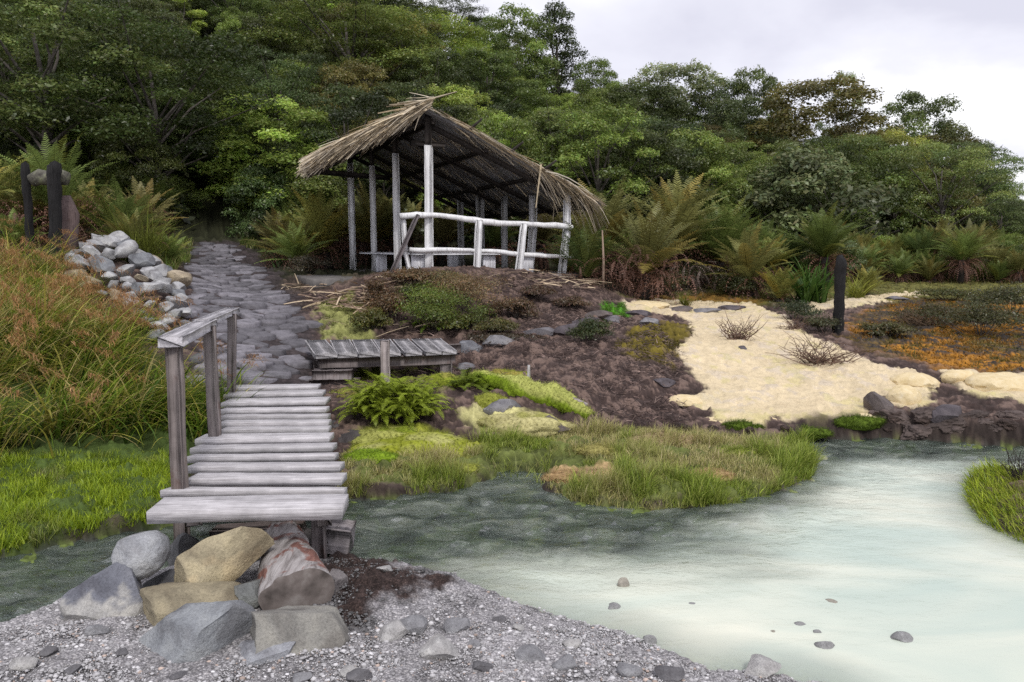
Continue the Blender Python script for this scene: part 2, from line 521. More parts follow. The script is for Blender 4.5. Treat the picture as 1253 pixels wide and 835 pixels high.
SOILWET = gpoly([(388,655),(430,660),(470,690),(540,704),(555,714),(500,730),(462,738),(440,765),(405,760),(395,735)])
GRAVEL = gpoly([(-300,795),(0,757),(60,734),(110,712),(200,690),(300,676),(400,676),(440,683),(480,690),(560,702),(640,730),(760,760),(860,796),(1020,820),(1200,1100),(1200,1300),(-700,1300)])
SULPHUR = gpoly([(762,372),(800,367),(860,370),(920,372),(960,388),(975,403),(1005,418),(1045,436),(1085,452),(1112,452),(1137,470),(1142,495),(1120,503),(1092,498),(1078,478),(1068,503),(1050,512),(1035,519),(1015,516),(1000,523),(975,515),(960,519),(944,513),(930,521),(905,524),(885,518),(872,516),(864,505),(838,496),(838,488),(872,478),(846,460),(826,430),(848,413),(845,394),(800,384),(770,381)])
_cs = sdist(SULPHUR, XX, YY).reshape(XX.shape)
_m = sstep(-.03, .05, _cs + .05 * n2(XX, YY, 5.0, 91, 3))
ZN = np.where((SDW < .0) & (YY < 10), np.maximum(ZN, (.10 + .08 * np.clip(_cs / .4, 0, 1) + np.interp(XX, [2.5, 4.2], [0, .08])) * _m), ZN)
SULPHUR2 = gpoly([(1150,456),(1175,453),(1205,460),(1253,459),(1400,465),(1400,500),(1253,494),(1215,487),(1180,480)])
SULPHUR3 = gpoly([(960,377),(1040,366),(1125,358),(1130,362),(1060,374),(990,384)])
ORANGE = gpoly([(1030,402),(1060,378),(1120,366),(1253,369),(1500,380),(1500,470),(1253,457),(1150,450),(1060,430)])
ORANGE2 = gpoly([(780,362),(860,360),(930,366),(925,373),(860,372),(790,369)])
OLIVE = gpoly([(778,402),(838,396),(848,412),(815,447),(775,440),(760,420)])
FIELD = gpoly([(760,362),(900,345),(1100,340),(1500,340),(1500,372),(1100,368),(940,372)])
MOSS1 = gpoly([(420,530),(470,520),(530,524),(600,545),(560,562),(440,560)])
MOSS2 = gpoly([(562,503),(600,498),(650,505),(700,530),(640,534),(580,526)])
MOSS3 = gpoly([(388,372),(425,362),(465,402),(458,418),(395,416)])
MOSS4 = gpoly([(430,455),(520,445),(560,470),(540,500),(480,520),(440,500)])
MOSS5 = gpoly([(738,372),(765,372),(768,388),(742,390)])
ISLAND = gpoly([(420,600),(425,560),(470,545),(560,545),(640,535),(720,530),(830,530),(900,535),(980,540),(990,562),(984,582),(930,602),(880,616),(800,620),(740,616),(690,604),(655,592),(600,578),(570,592),(520,602)])
PATHP = gpoly([(230,485),(232,440),(238,400),(226,350),(232,318),(240,297),(300,297),(325,322),(350,350),(378,385),(388,430),(392,482)])
LEFTG = gpoly([(-300,690),(0,686),(60,668),(130,652),(200,643),(225,630),(262,560),(262,490),(222,470),(160,420),(70,350),(0,330),(-300,330)])
TANMAT = gpoly([(650,583),(690,576),(720,572),(752,574),(758,584),(720,590),(680,592)])
MILK = z0([(570,722),(600,704),(700,688),(800,680),(880,664),(950,630),(1000,592),(1070,564),(1253,568),(1700,600),(1700,1300),(500,1300)])
def mk(poly, x, y, soft=0.12, wobs=0.12, sc=4.0, s=1):
    return sstep(-soft, soft, sdist(poly, x, y) + wobs * n2(x, y, sc, s, 4, 0.6))

# ------------------------------------------------------------------ ground sheet
ang = np.radians(np.concatenate([np.linspace(-100, -40, 50)[:-1], np.linspace(-40, 40, 1150), np.linspace(40, 100, 50)[1:]]))
rr = [0.35]
while rr[-1] < 3.2: rr.append(rr[-1] * 1.06)
while rr[-1] < 26: rr.append(rr[-1] * 1.0042)
while rr[-1] < 110: rr.append(rr[-1] * 1.022)
while rr[-1] < 900: rr.append(rr[-1] * 1.12)
rr = np.array(rr)
A_, R_ = np.meshgrid(ang, rr)
gxv, gyv = (np.sin(A_) * R_).ravel(), (np.cos(A_) * R_).ravel()
gz = H(gxv, gyv)
near = R_.ravel() < 30
NV = len(gxv)
col = np.zeros((NV, 3)); amp = np.full(NV, 0.03)
x, y = gxv, gyv
nA = n2(x, y, 1.3, 2, 4); nB = n2(x, y, 6.0, 3, 4, 0.6); nC = n2(x, y, 22.0, 4, 3, 0.6)
soil = np.array([.066, .045, .040])[None] * (1 + .35 * nB + .3 * nC)[:, None]
lit = sstep(.15, .6, nB + .6 * nC)
soil = soil * (1 - lit[:, None]) + np.array([.17, .118, .098]) * lit[:, None]
col[:] = soil
def lay(mask, c, a=None):
    global amp
    c = np.asarray(c, float)
    col[:] = col * (1 - mask[:, None]) + c * mask[:, None]
    if a is not None:
        amp = amp * (1 - mask) + a * mask
def var(c, *terms):
    v = 1
    for n_, k in terms: v = v + k * n_
    return np.asarray(c)[None] * np.clip(v, .2, 2)[:, None]
# forest floor, fern belt
ff = sstep(17, 21, y + 1.5 * nA + np.where(x < -3, 3, 0))
lay(ff, var([.030, .032, .016], (nB, .5)), .08)
lay(mk(FIELD, x, y, .4, .5, 1.5, 6), var([.11, .105, .028], (nB, .5), (nC, .4)), .03)
og = mk(ORANGE, x, y, .25, .35, 2.0, 7)
oc = np.where((sstep(-.25, .35, nA + .6 * nB))[:, None] > .5, var([.30, .135, .018], (nB, .4), (nC, .5)), var([.13, .085, .025], (nB, .5), (nC, .5)))
lay(og, oc, .035)
lay(og * sstep(.1, .5, nB - .5 * nA), var([.045, .036, .03], (nC, .6)), .04)
lay(mk(ORANGE2, x, y, .25, .3, 2.0, 8), var([.20, .11, .025], (nB, .4)))
lay(mk(OLIVE, x, y, .1, .15, 5, 9), var([.11, .085, .014], (nB, .5), (nC, .5)), .06)
lay(mk(LEFTG, x, y, .2, .2, 3, 10), var([.05, .075, .018], (nB, .5)), .04)
lay(mk(ISLAND, x, y, .1, .12, 4, 11), var([.085, .10, .028], (nB, .6), (nC, .4)), .03)
lay(mk(MOSS1, x, y, .1, .15, 5, 12), var([.25, .27, .035], (nB, .35), (nC, .3)), .03)
lay(mk(MOSS2, x, y, .1, .1, 6, 13), var([.47, .44, .20], (nB, .3), (nC, .2)), .05)
lay(mk(MOSS3, x, y, .12, .2, 5, 14), var([.20, .205, .07], (nB, .4), (nC, .4)), .03)
lay(mk(MOSS4, x, y, .15, .2, 4, 15) * sstep(-.1, .2, nB), var([.14, .15, .03], (nC, .5)), .04)
lay(mk(MOSS5, x, y, .1, .15, 4, 16), var([.07, .22, .015], (nC, .5)), .05)
lay(mk(TANMAT, x, y, .06, .08, 6, 17), var([.42, .29, .15], (nB, .3), (nC, .3)), .03)
pth = mk(PATHP, x, y, .15, .15, 4, 18)
lay(pth, var([.050, .040, .041], (nB, .4), (nC, .4)), .015)
grv = mk(GRAVEL, x, y, .05, .07, 6, 19)
lay(grv, var([.33, .32, .33], (nA, .2), (nB, .2), (nC, .3)), .012)
lay(mk(SOILWET, x, y, .06, .08, 7, 20), var([.055, .038, .034], (nC, .5)), .03)
sulw = .16
for P_, s_ in ((SULPHUR, 21), (SULPHUR2, 22), (SULPHUR3, 23)):
    sf = .035 if P_ is SULPHUR else .05
    mm = mk(P_, x, y, sf, .06 if P_ is not SULPHUR3 else .25, 7, s_)
    lay(mm, var([.63, .52, .345], (nA, .09), (nB, .06), (nC, .04)), .010)
    gz = gz + .035 * mm + .028 * mm * n2(x, y, 5.5, 92, 4, .6)
    lay(mm * sstep(.38, .7, nB + .5 * n2(x, y, 2.5, 40, 3)), [.58, .49, .37])
    lay(mm * sstep(.45, .02, sdist(P_, x, y)) * sstep(9.6, 8.6, y) * sstep(-.3, .3, nB) * .55, [.47, .42, .15])
    lay(mm * sstep(.30, .55, np.abs(n2(x, y, 1.6, 95, 3))) * sstep(-.1, .5, nC) * .45, [.50, .40, .26])
    lay(mm * sstep(.55, .8, n2(x, y, 3.2, 41, 4, .6)) * .35, [.52, .47, .16])
# stream bed
sw = bil(SDW, GX0, GY0, GS, x, y)
inn = (x > GX0) & (x < GX1) & (y > GY0) & (y < GY1)
bed = sstep(-.03, .06, sw) * inn
bc = np.where((sstep(-.1, .3, nB + .5 * nA))[:, None] > .5, var([.10, .13, .035], (nC, .6)), var([.05, .055, .045], (nC, .6)))
gfac = sstep(.9, .0, sw) * grv
lay(bed * (1 - .6 * gfac), bc, .03)
mlk = sstep(-.5, .5, sdist(MILK, x, y) + .3 * n2(x, y, .8, 30, 3))
lay(bed * mlk, var([.52, .50, .36], (nB, .15)), .01)
# dark undercut bank where soil meets water (wet soil is darker)
wet = sstep(-.30, -.04, sw) * (1 - bed) * (1 - grv) * inn
keep = 1 - np.clip(mk(ISLAND, x, y, .1, .1, 4, 11) + mk(LEFTG, x, y, .2, .2, 3, 10), 0, 1)
lay(wet * keep * .85, var([.030, .023, .020], (nC, .5)))
# relief
far = sstep(26, 40, R_.ravel())
rel = amp * (1.0 * nB + .4 * nC) * (1 - .3 * bed)
clod = np.abs(n2(x, y, 7.0, 34, 3)) * 1.4
soilm = 1 - np.clip(grv + pth + og + bed + (amp < .02), 0, 1)
gz = gz + rel + .028 * clod * soilm * (1 - far)
gz = np.where((sw > .02) & inn, np.minimum(gz, -.006), gz)
gz = gz - 1.5 * sstep(200, 400, R_.ravel())
n0, n1 = A_.shape
i_ = (np.arange(n0 - 1)[:, None] * n1 + np.arange(n1 - 1)[None]).ravel()
gb = MB()
gb.add(np.stack([x, y, gz], 1), np.stack([i_, i_ + 1, i_ + n1 + 1, i_ + n1], 1)[:, ::-1], np.clip(col, 0.004, .9))
t = NT('ground')
v = t.coord('Object')
a1 = t.noise(v, 9, 8, .65); a2 = t.noise(v, 70, 6, .7)
c = t.mulc(t.attr(), t.rampv(a1, [(.28, .8), (.5, 1.0), (.75, 1.12)]))
c = t.mulc(c, t.rampv(a2, [(.3, .72), (.5, 1.0), (.7, 1.22)]))
pa = t.n('ShaderNodeAttribute'); pa.attribute_name = 'pebbly'
vo = t.n('ShaderNodeTexVoronoi'); vo.inputs['Scale'].default_value = 95; t.l(v, vo.inputs['Vector'])
vg = t.n('ShaderNodeSeparateColor'); t.l(vo.outputs['Color'], vg.inputs[0])
pc = t.rampv(vg.outputs[0], [(0.0, (.6, .59, .6)), (.45, (.95, .94, .95)), (.85, (1.18, 1.17, 1.15)), (1.0, (1.45, 1.42, 1.38))])
pc = t.mulc(pc, t.rampv(vo.outputs['Distance'], [(.25, 1.08), (.75, .5)]))
c = t.mixf(c, t.mulc(c, pc), pa.outputs['Fac'])
hh = t.mulc(a1, a2, .6, 'ADD'); hh = t.mulc(hh, t.mixf((0, 0, 0), vo.outputs['Distance'], pa.outputs['Fac']), 1.0, 'SUBTRACT')
M_GROUND = t.done(t.pbsdf(c, .92, t.bump(hh, .5, .02), .2))
go = tag(gb.build('ground', M_GROUND, smooth=True), kind='structure')
ga = go.data.attributes.new('pebbly', 'FLOAT', 'POINT'); ga.data.foreach_set('value', np.clip(grv * (1 - .6 * bed), 0, 1).astype(np.float32))

# ------------------------------------------------------------------ water
wx = np.arange(-16, 18.01, .05); wy = np.arange(.3, 11.5, .05)
WX, WY = np.meshgrid(wx, wy)
wsd = bil(SDW, GX0, GY0, GS, WX, WY)
x, y = WX.ravel(), WY.ravel()
mil = sstep(-.55, .55, sdist(MILK, x, y) + .45 * n2(x * .6, y * 1.4, .9, 30, 4) )
shoal = np.clip(wsd / .9, 0, 1)
calm = sstep(-.6, .9, sdist(MILK, x, y))
wb = MB()
n0, n1 = WX.shape
i_ = (np.arange(n0 - 1)[:, None] * n1 + np.arange(n1 - 1)[None]).ravel()
rip = (1 - .88 * calm) * .020 * n2(x * 1.0, y * 1.8, 5.5, 50, 4, .62)
ok = (wsd > -.12)
qd = np.stack([i_, i_ + 1, i_ + n1 + 1, i_ + n1], 1)
qd = qd[ok[qd].any(1)]
used = np.unique(qd); remap = np.full(len(x), -1); remap[used] = np.arange(len(used))
wb.add(np.stack([x, y, rip - .004], 1)[used], remap[qd], np.stack([mil, shoal, calm], 1)[used])
t = NT('stream_water')
v = t.coord('Object', (1, 2.0, 1))
sp_ = t.n('ShaderNodeSeparateColor'); t.l(t.attr(), sp_.inputs[0])
b1 = t.noise(v, 5.5, 6, .6, .8); b2 = t.noise(v, 16, 4, .6, .5)
hb = t.mulc(b1, b2, .35, 'ADD')
inv = t.n('ShaderNodeMath', operation='MULTIPLY_ADD'); inv.inputs[1].default_value = -.84; inv.inputs[2].default_value = 1.0
t.l(sp_.outputs[2], inv.inputs[0])
bmp = t.n('ShaderNodeBump'); bmp.inputs['Distance'].default_value = .05
t.l(inv.outputs[0], bmp.inputs['Strength']); t.l(hb, bmp.inputs['Height'])
# suspended sediment: cloudy milk over the clear stream
big = t.noise(t.coord('Object', (.7, 1.6, 1)), .9, 4, .5, .7)
milkc = t.rampv(big, [(.3, (.49, .575, .51)), (.5, (.60, .65, .56)), (.7, (.74, .74, .62))])
clearc = t.rampv(t.noise(t.coord('Object', (1, 2, 1)), 2.2, 6, .65, .8), [(.32, (.030, .042, .038)), (.5, (.15, .185, .155)), (.66, (.38, .42, .36))])  # pale streaks put ripple glints and sky reflection into the stream colour
body = t.mixf(clearc, milkc, sp_.outputs[0])
dif = t.n('ShaderNodeBsdfDiffuse'); t.l(body, dif.inputs['Color'])
trn = t.n('ShaderNodeBsdfTransparent'); trn.inputs['Color'].default_value = (.80, .90, .84, 1)
opq = t.n('ShaderNodeMapRange'); opq.inputs['To Min'].default_value = .38; opq.inputs['To Max'].default_value = .97
mxs = t.n('ShaderNodeMath', operation='MULTIPLY'); t.l(sp_.outputs[0], mxs.inputs[0])
sh1 = t.n('ShaderNodeMapRange'); sh1.inputs['From Max'].default_value = .45; sh1.inputs['To Min'].default_value = .15
t.l(sp_.outputs[1], sh1.inputs['Value']); t.l(sh1.outputs[0], mxs.inputs[1])
t.l(mxs.outputs[0], opq.inputs['Value'])
m1 = t.n('ShaderNodeMixShader'); t.l(opq.outputs[0], m1.inputs[0]); t.l(trn.outputs[0], m1.inputs[1]); t.l(dif.outputs[0], m1.inputs[2])
gls = t.n('ShaderNodeBsdfGlossy'); gls.inputs['Roughness'].default_value = .12; t.l(bmp.outputs[0], gls.inputs['Normal'])
fr = t.n('ShaderNodeFresnel'); fr.inputs['IOR'].default_value = 1.33; t.l(bmp.outputs[0], fr.inputs['Normal'])
m2 = t.n('ShaderNodeMixShader'); t.l(fr.outputs[0], m2.inputs[0]); t.l(m1.outputs[0], m2.inputs[1]); t.l(gls.outputs[0], m2.inputs[2])
tag(wb.build('water', t.done(m2.outputs[0]), smooth=True), kind='structure')
# ------------------------------------------------------------------ wooden bridge
rng = np.random.default_rng(5)
br = empty('wooden_bridge', pz(298, 620, 0.3), label='plank bridge of grey weathered boards with one handrail crossing the stream', cat='bridge')
bro = np.array(br.location)
DZ = 0.52
rows = [(606,625,179,418),(593,603.5,196,420),(576,589,228,417.5),(562.5,574,228,415),(552.5,561,228,409),(540.5,551,232,406),(529,539.5,238,402),
        (520.5,528,269,401),(512.5,519.5,268,401),(504.5,511.5,269,400),(496,503.5,268,398),(485,494.5,270,397.5),(477.5,484,273,394),(470,476.5,274,388)]
for i, (yb, yf, xl, xr) in enumerate(rows):
    z = DZ + (0.035 if i == 0 else 0.016 * rng.uniform(-1, 1))
    yl, yr = (0, -2) if i else (1.5, -3)
    A = pz(xl, yf + yl, z); B = pz(xr, yf + yr, z); A2 = pz(xl + 3, yb + yl, z); B2 = pz(xr - 2, yb + yr, z)
    d = (B - A); L = np.linalg.norm(d); d /= L
    wv = ((A2 - A) + (B2 - B)) / 2; w = abs(wv[1]) * 0.97 - .012
    n = 9
    mb = MB(); s = np.linspace(0, L, n)
    th = 0.075 if i == 0 else 0.05
    fr_ = 0.0015 * rng.normal(size=n); bk = 0.003 * rng.normal(size=n) + rng.uniform(-.02, .008) * np.linspace(0, 1, n); zz = 0.001 * rng.normal(size=n) + 0.004 * np.sin(s * 2 + i)
    tl = -rng.uniform(.008, .016) if i else 0.0
    P = []
    for k, (yy, z_) in enumerate(((0, -th), (0, -.006), (.006, 0), (w - .006, 0), (w, -.006), (w, -th))):
        off = fr_ if k < 3 else bk
        P.append(np.stack([s, yy + off, z_ + zz + tl * (1 if k >= 3 else -1)], 1))
    P = np.concatenate(P)
    q = []
    for k in range(6):
        k2 = (k + 1) % 6
        for j in range(n - 1):
            q.append([k * n + j, k2 * n + j, k2 * n + j + 1, k * n + j + 1])
    caps = [np.array([[k * n for k in range(6)], [k * n + n - 1 for k in range(5, -1, -1)]])]
    mb.add(P, [np.array(q)[:, ::-1]] + caps)
    o = mb.build('plank', M_PLANK, br, color=np.ones(3) * rng.uniform(.86, 1.1) * np.array([1, 1, 1.0]))
    o.location = A - bro; o.rotation_euler = (0, 0, math.atan2(d[1], d[0]))
    if i == 0: tag(o, 'thick wide front step board')
# stringers beneath, sill beams and end posts
def beam(name, a, b, w, t_, mat, parent, po, colr=(1, 1, 1), axis='x', bev=.008):
    """a straight timber whose own long axis carries the grain"""
    a = np.asarray(a, float); b = np.asarray(b, float); L = np.linalg.norm(b - a); d = Vector((b - a) / L)
    mb = MB(); n = 7
    s_ = np.linspace(-L / 2, L / 2, n)
    rg = np.random.default_rng(int(abs(a[0] * 977 + a[1] * 131 + L * 71)) % 100000)
    pts = []
    for (u, v_) in ((-1, -1), (1, -1), (1, 1), (-1, 1)):
        for cu, cv in (((.86, 1), (1, .86)) if u * v_ > 0 else ((1, .86), (.86, 1))):
            pts.append((u * cu * w / 2, v_ * cv * t_ / 2))
    V = []
    jj = rg.normal(size=(8, n)) * min(w, t_) * .025
    for k, (u, v_) in enumerate(pts):
        sc = 1 + jj[k] / max(w, t_) * 2
        V.append(np.stack([u * sc, v_ * sc, s_], 1) if axis == 'z' else np.stack([s_, u * sc, v_ * sc], 1))
    V = np.concatenate(V); q = []
    for k in range(8):
        k2 = (k + 1) % 8
        for j in range(n - 1): q.append([k * n + j, k2 * n + j, k2 * n + j + 1, k * n + j + 1])
    mb.add(V, [np.array(q), np.array([[k * n for k in range(7, -1, -1)], [k * n + n - 1 for k in range(8)]])])
    o = mb.build(name, mat, parent, color=colr)
    o.location = (a + b) / 2 - po
    o.rotation_mode = 'QUATERNION'
    if axis == 'z':
        o.rotation_quaternion = d.to_track_quat('Z', 'Y')
    else:
        q0 = Vector((1, 0, 0)).rotation_difference(d)
        if abs(d.z) < .5:
            y_ = Vector((0, 0, 1)).cross(d).normalized(); z_ = d.cross(y_)
            q0 = Matrix((d, y_, z_)).transposed().to_quaternion()
        o.rotation_quaternion = q0
    return o
for (xa, xb) in ((236, 281), (396, 377)):
    a = pz(xa, 612, DZ - .05); b = pz(xb, 474, DZ - .05)
    a[2] = b[2] = DZ - .155
    beam('stringer', a, b, .10, .16, M_POSTWOOD, br, bro, (.8, .8, .8), 'x')
# beams and legs under the near end
Yn = 4.85
beam('sill_beam', pY(262, 655, Yn + .12), pY(372, 649, Yn + .12), .14, .11, M_POSTWOOD, br, bro, (.62, .58, .58), 'x')
beam('sill_beam', pY(399, 656, Yn + .25), pY(431, 660, Yn + .25), .2, .2, M_PLANK, br, bro, (.62, .58, .58), 'x')
for xx in (390,):
    p = pY(xx, 640, Yn); beam('support_post', (p[0], p[1], -.02), (p[0], p[1], DZ - .075), .085, .085, M_POSTWOOD, br, bro, (.95, .95, 1), 'z')
p = pY(221, 640, 4.93); p2 = pY(213, 424, 4.93)
beam('handrail_post', (p[0], p[1], -.05), p2, .085, .085, M_POSTWOOD, br, bro, (1, .98, .98), 'z')
p = pz(263, 534, DZ); p[2] -= .25; p2 = pY(256, 399, p[1])
beam('handrail_post', p, p2, .085, .085, M_POSTWOOD, br, bro, (1.1, 1.1, 1.12), 'z')
p = pz(282, 481, DZ - .0); p[2] -= .2; p2 = pY(284, 384, p[1])
beam('handrail_post', p, p2, .075, .08, M_POSTWOOD, br, bro, (1.05, 1.05, 1.1), 'z')
r0 = pY(208, 419, 4.85); r1 = pY(253, 396, 6.6); r2 = pY(285, 379.5, 8.95)
rm = pY(224, 407, 5.25)
beam('handrail', r0, r1 + (r1 - r0) * .03, .17, .075, M_PLANK, br, bro, (1.0, 1.0, 1.02), 'x')
beam('handrail', r1 + np.array([0, -.12, .012]), r2, .155, .06, M_PLANK, br, bro, (.96, .96, .98), 'x')

# ------------------------------------------------------------------ small footbridge over the side ditch
fb0 = pz(375, 437, .74); fbo = np.array([fb0[0], fb0[1], .4])
fb = empty('footbridge', fbo, label='low footbridge of seven short grey planks beside the stone path', cat='footbridge')
top = [(370, 402), (402, 430), (430, 455), (455, 479), (479, 501), (501, 523), (521, 541)]
bot = [(384, 416), (410, 441), (437, 468), (466, 493), (494, 519), (519, 543), (539, 561)]
for i, ((a0, a1_), (b0, b1_)) in enumerate(zip(top, bot)):
    z = .74 + rng.uniform(-.012, .012)
    yb, yf = 418 - .3 * i, 436.5 - .75 * i
    A = pz((b0 + b1_) / 2, yf, z); B = pz((a0 + a1_) / 2, yb, z)
    w = (b1_ - b0 - 2.0) / F * A[1]
    beam('plank', A, B, w, .05, M_PLANK, fb, fbo, np.ones(3) * rng.uniform(.74, .92), 'x')
f0 = pz(388, 437, .74); f1 = pz(556, 432, .74)
for dy_, dz in ((.12, -.10), (1.2, -.10)):
    beam('stringer', f0 + [0, dy_, dz], f1 + [0, dy_, dz], .09, .13, M_POSTWOOD, fb, fbo, (.8, .78, .8), 'x')
beam('sleeper', f0 + [-.08, .1, -.24], f0 + [.42, .12, -.24], .16, .13, M_POSTWOOD, fb, fbo, (1, 1, 1.05), 'x')
beam('sleeper', f0 + [-.14, .16, -.38], f0 + [.5, .2, -.38], .18, .14, M_POSTWOOD, fb, fbo, (.8, .78, .8), 'x')
q = pz(546, 452, .5); beam('support_post', (q[0], q[1], .25), (q[0], q[1], .62), .16, .14, M_POSTWOOD, fb, fbo, (1.2, 1.2, 1.25), 'z')
q = pz(392, 452, .5); beam('support_post', (q[0], q[1], .25), (q[0], q[1], .62), .14, .14, M_POSTWOOD, fb, fbo, (.8, .8, .8), 'z')
q0 = pY(471, 452, 9.2); q1 = pY(471, 417, 9.2)
o = beam('wooden_stake', (q0[0], q0[1], .15), q1, .11, .10, M_POSTWOOD, None, np.zeros(3), (1.9, 1.9, 1.95), 'z')
tag(o, 'short square grey stake standing in front of the low footbridge', 'stake')
q0 = hit(647, 474)
o = beam('thin_stick', q0 - [0, 0, .1], pY(647, 447, q0[1]), .035, .035, M_WHITEWOOD, None, np.zeros(3), (.8, .78, .78), 'z')
tag(o, 'thin stick with a pale top standing in dark soil', 'stick')

# ------------------------------------------------------------------ thatched shelter
RZ, SL, SR = 4.93, -2.61, 4.18
KL, KR = (4.93 - 3.62) / 2.61, (4.93 - 3.10) / 4.18
TN, TF = 0.0, 7.2
def sml(t): return 2.47 - .165 * t        # the left slope narrows towards the back
def roofz(s): return RZ - (KL * -s if s < 0 else KR * s)
hs = empty('thatched_shelter', hut(0, .3, HUT_Z), label='open shelter with a thatched roof on whitewashed posts above the mound', cat='shelter')
ho = np.array(hs.location)
def hb(name, a, b, w, t_, mat, colr=(1, 1, 1), axis='x', parent=hs, po=ho): return beam(name, a, b, w, t_, mat, parent, po, colr, axis)
# floor slab
M_SLAB = NT('concrete'); v = M_SLAB.coord('Object'); c = M_SLAB.rampv(M_SLAB.noise(v, 4, 8, .65), [(.3, (.06, .055, .05)), (.55, (.15, .14, .135)), (.75, (.22, .205, .19))])
M_SLAB = M_SLAB.done(M_SLAB.pbsdf(c, .9, M_SLAB.bump(M_SLAB.noise(v, 25, 5, .7), .5, .02)))
mb = MB(); RM = np.stack([[*HUT_R, 0], [*HUT_D, 0], [0, 0, 1]], 1)
mb.box(hut(1.65, 3.4, HUT_Z - .16) - ho, (4.3, 6.7, .30), RM, None, .02); mb.build('floor', M_SLAB, hs)
mb = MB(); mb.box(hut(-1.45, 1.6, HUT_Z - .17) - ho, (1.86, 3.0, .26), RM, None, .03); mb.build('floor_step', M_SLAB, hs)
mb = MB(); mb.box(hut(3.2, -.02, HUT_Z - .06) - ho, (.9, .14, .10), RM, None, .01); mb.build('sill', M_POSTWOOD, hs)
# posts
left = [(.12, .35, 178, .20), (-.22, 1.6, 188, .17), (-.31, 3.4, 203, .15), (-.49, 5.0, 200, .17)]
for s, t_, yt, w in left:
    base = hut(s, t_, HUT_Z - .05); px = topx(base)[0]
    tp = pY(px, yt, base[1]); tp[0] = base[0] + (.015 if s > 0 else -.01)
    hb('post', base, tp, w * .88, w * .85, M_WHITEWOOD, axis='z', colr=np.ones(3) * rng.uniform(.92, 1.06))
    hb('post_top', tp, [tp[0], tp[1], roofz(s) + ho[2] * 0], w * .7, w * .7, M_DARKWOOD, axis='z')  # upper length of the same post, darker than the white below
right_ = [(3.39, .35, .17), (3.34, 1.9, .19), (3.17, 3.3, .17), (2.99, 4.6, .2), (2.9, 5.9, .17)]
for k, (s, t_, w) in enumerate(right_):
    ls = [-.06, -.1, 0, .03, .02][k]
    base = hut(s + ls, t_, HUT_Z - .05); tp = hut(s + (.06 if k == 0 else 0), t_, roofz(s) - .05)
    if k in (0, 1):      # crooked: two lengths with a knee
        mid = base * .42 + tp * .58 + np.array([(.05 if k == 0 else .03), 0, 0])
        hb('post', base, mid, w, w * .9, M_WHITEWOOD, axis='z'); hb('post', mid - [0, 0, .02], tp, w * .85, w * .85, M_WHITEWOOD, axis='z')
    else:
        hb('post', base, tp, w, w * .9, M_WHITEWOOD, axis='z', colr=np.ones(3) * (.8 - .05 * k))
# roof frame
for f_ in (.96, .5):
    hb('purlin', hut(-sml(.15) * f_, TN + .15, roofz(-sml(.15) * f_) - .12), hut(-sml(TF) * f_, TF - .1, roofz(-sml(TF) * f_) - .12), .08, .09, M_DARKWOOD)
for s in (-.15, .2, SR * .33, SR * .62, SR - .2):
    hb('purlin', hut(s, TN + .15, roofz(s) - .12), hut(s, TF - .1, roofz(s) - .12), .08, .09, M_DARKWOOD)
for t_ in (.35, 2.2, 4.0, 5.6, TF - .2):
    hb('rafter', hut(0, t_, RZ - .16), hut(-sml(t_) + .05, t_, roofz(-sml(t_)) - .14), .09, .1, M_DARKWOOD)
    hb('rafter', hut(0, t_, RZ - .18), hut(SR - .05, t_, roofz(SR) - .14), .09, .1, M_DARKWOOD)
hb('tie_beam', hut(-1.95, 2.6, roofz(-1.95) - .10), hut(.27, 4.0, 3.9), .1, .12, M_DARKWOOD)
hb('tie_beam', hut(-.25, .38, 4.3), hut(.5, .38, 4.3), .09, .1, M_DARKWOOD)
# corrugated sheets
M_TIN = NT('tin_sheet'); v = M_TIN.coord('Object')
c = M_TIN.rampv(M_TIN.noise(v, 2.5, 6, .6), [(.3, (.11, .11, .12)), (.55, (.25, .255, .27)), (.75, (.42, .43, .46))])
c = M_TIN.mixf(c, (.10, .06, .042), M_TIN.rampv(M_TIN.noise(v, 5, 6, .7, .5), [(.5, 0.0), (.72, .7)]))
M_TIN = M_TIN.done(M_TIN.pbsdf(c, .6, None, .4))
def sheet(s0, s1, name):
    mb = MB(); nt_ = 330; ns = 12
    tt = np.linspace(TN, TF, nt_); ss = np.linspace(s0, s1, ns)
    T, S = np.meshgrid(tt, ss)
    if s0 < -1: S = S * sml(T) / -SL
    zz = np.vectorize(roofz)(S) + .022 * np.cos(T * 2 * np.pi / .15) + .012 * np.sin(S * 1.7)
    zz = zz + np.where((np.floor(T / .86) % 2) > 0, .012, 0)
    P = HUT_P[None, None] + HUT_R * S[..., None] + HUT_D * T[..., None]
    V = np.concatenate([P, zz[..., None]], -1)
    up = V + np.array([0, 0, .006])
    i = (np.arange(ns - 1)[:, None] * nt_ + np.arange(nt_ - 1)).ravel()
    q = np.stack([i, i + 1, i + nt_ + 1, i + nt_], 1)
    mb.add(V.reshape(-1, 3) - ho, q); mb.add(up.reshape(-1, 3) - ho, q[:, ::-1])
    return mb.build(name, M_TIN, hs, True)
sheet(SL, -.01, 'tin_roof'); sheet(.01, SR, 'tin_roof')
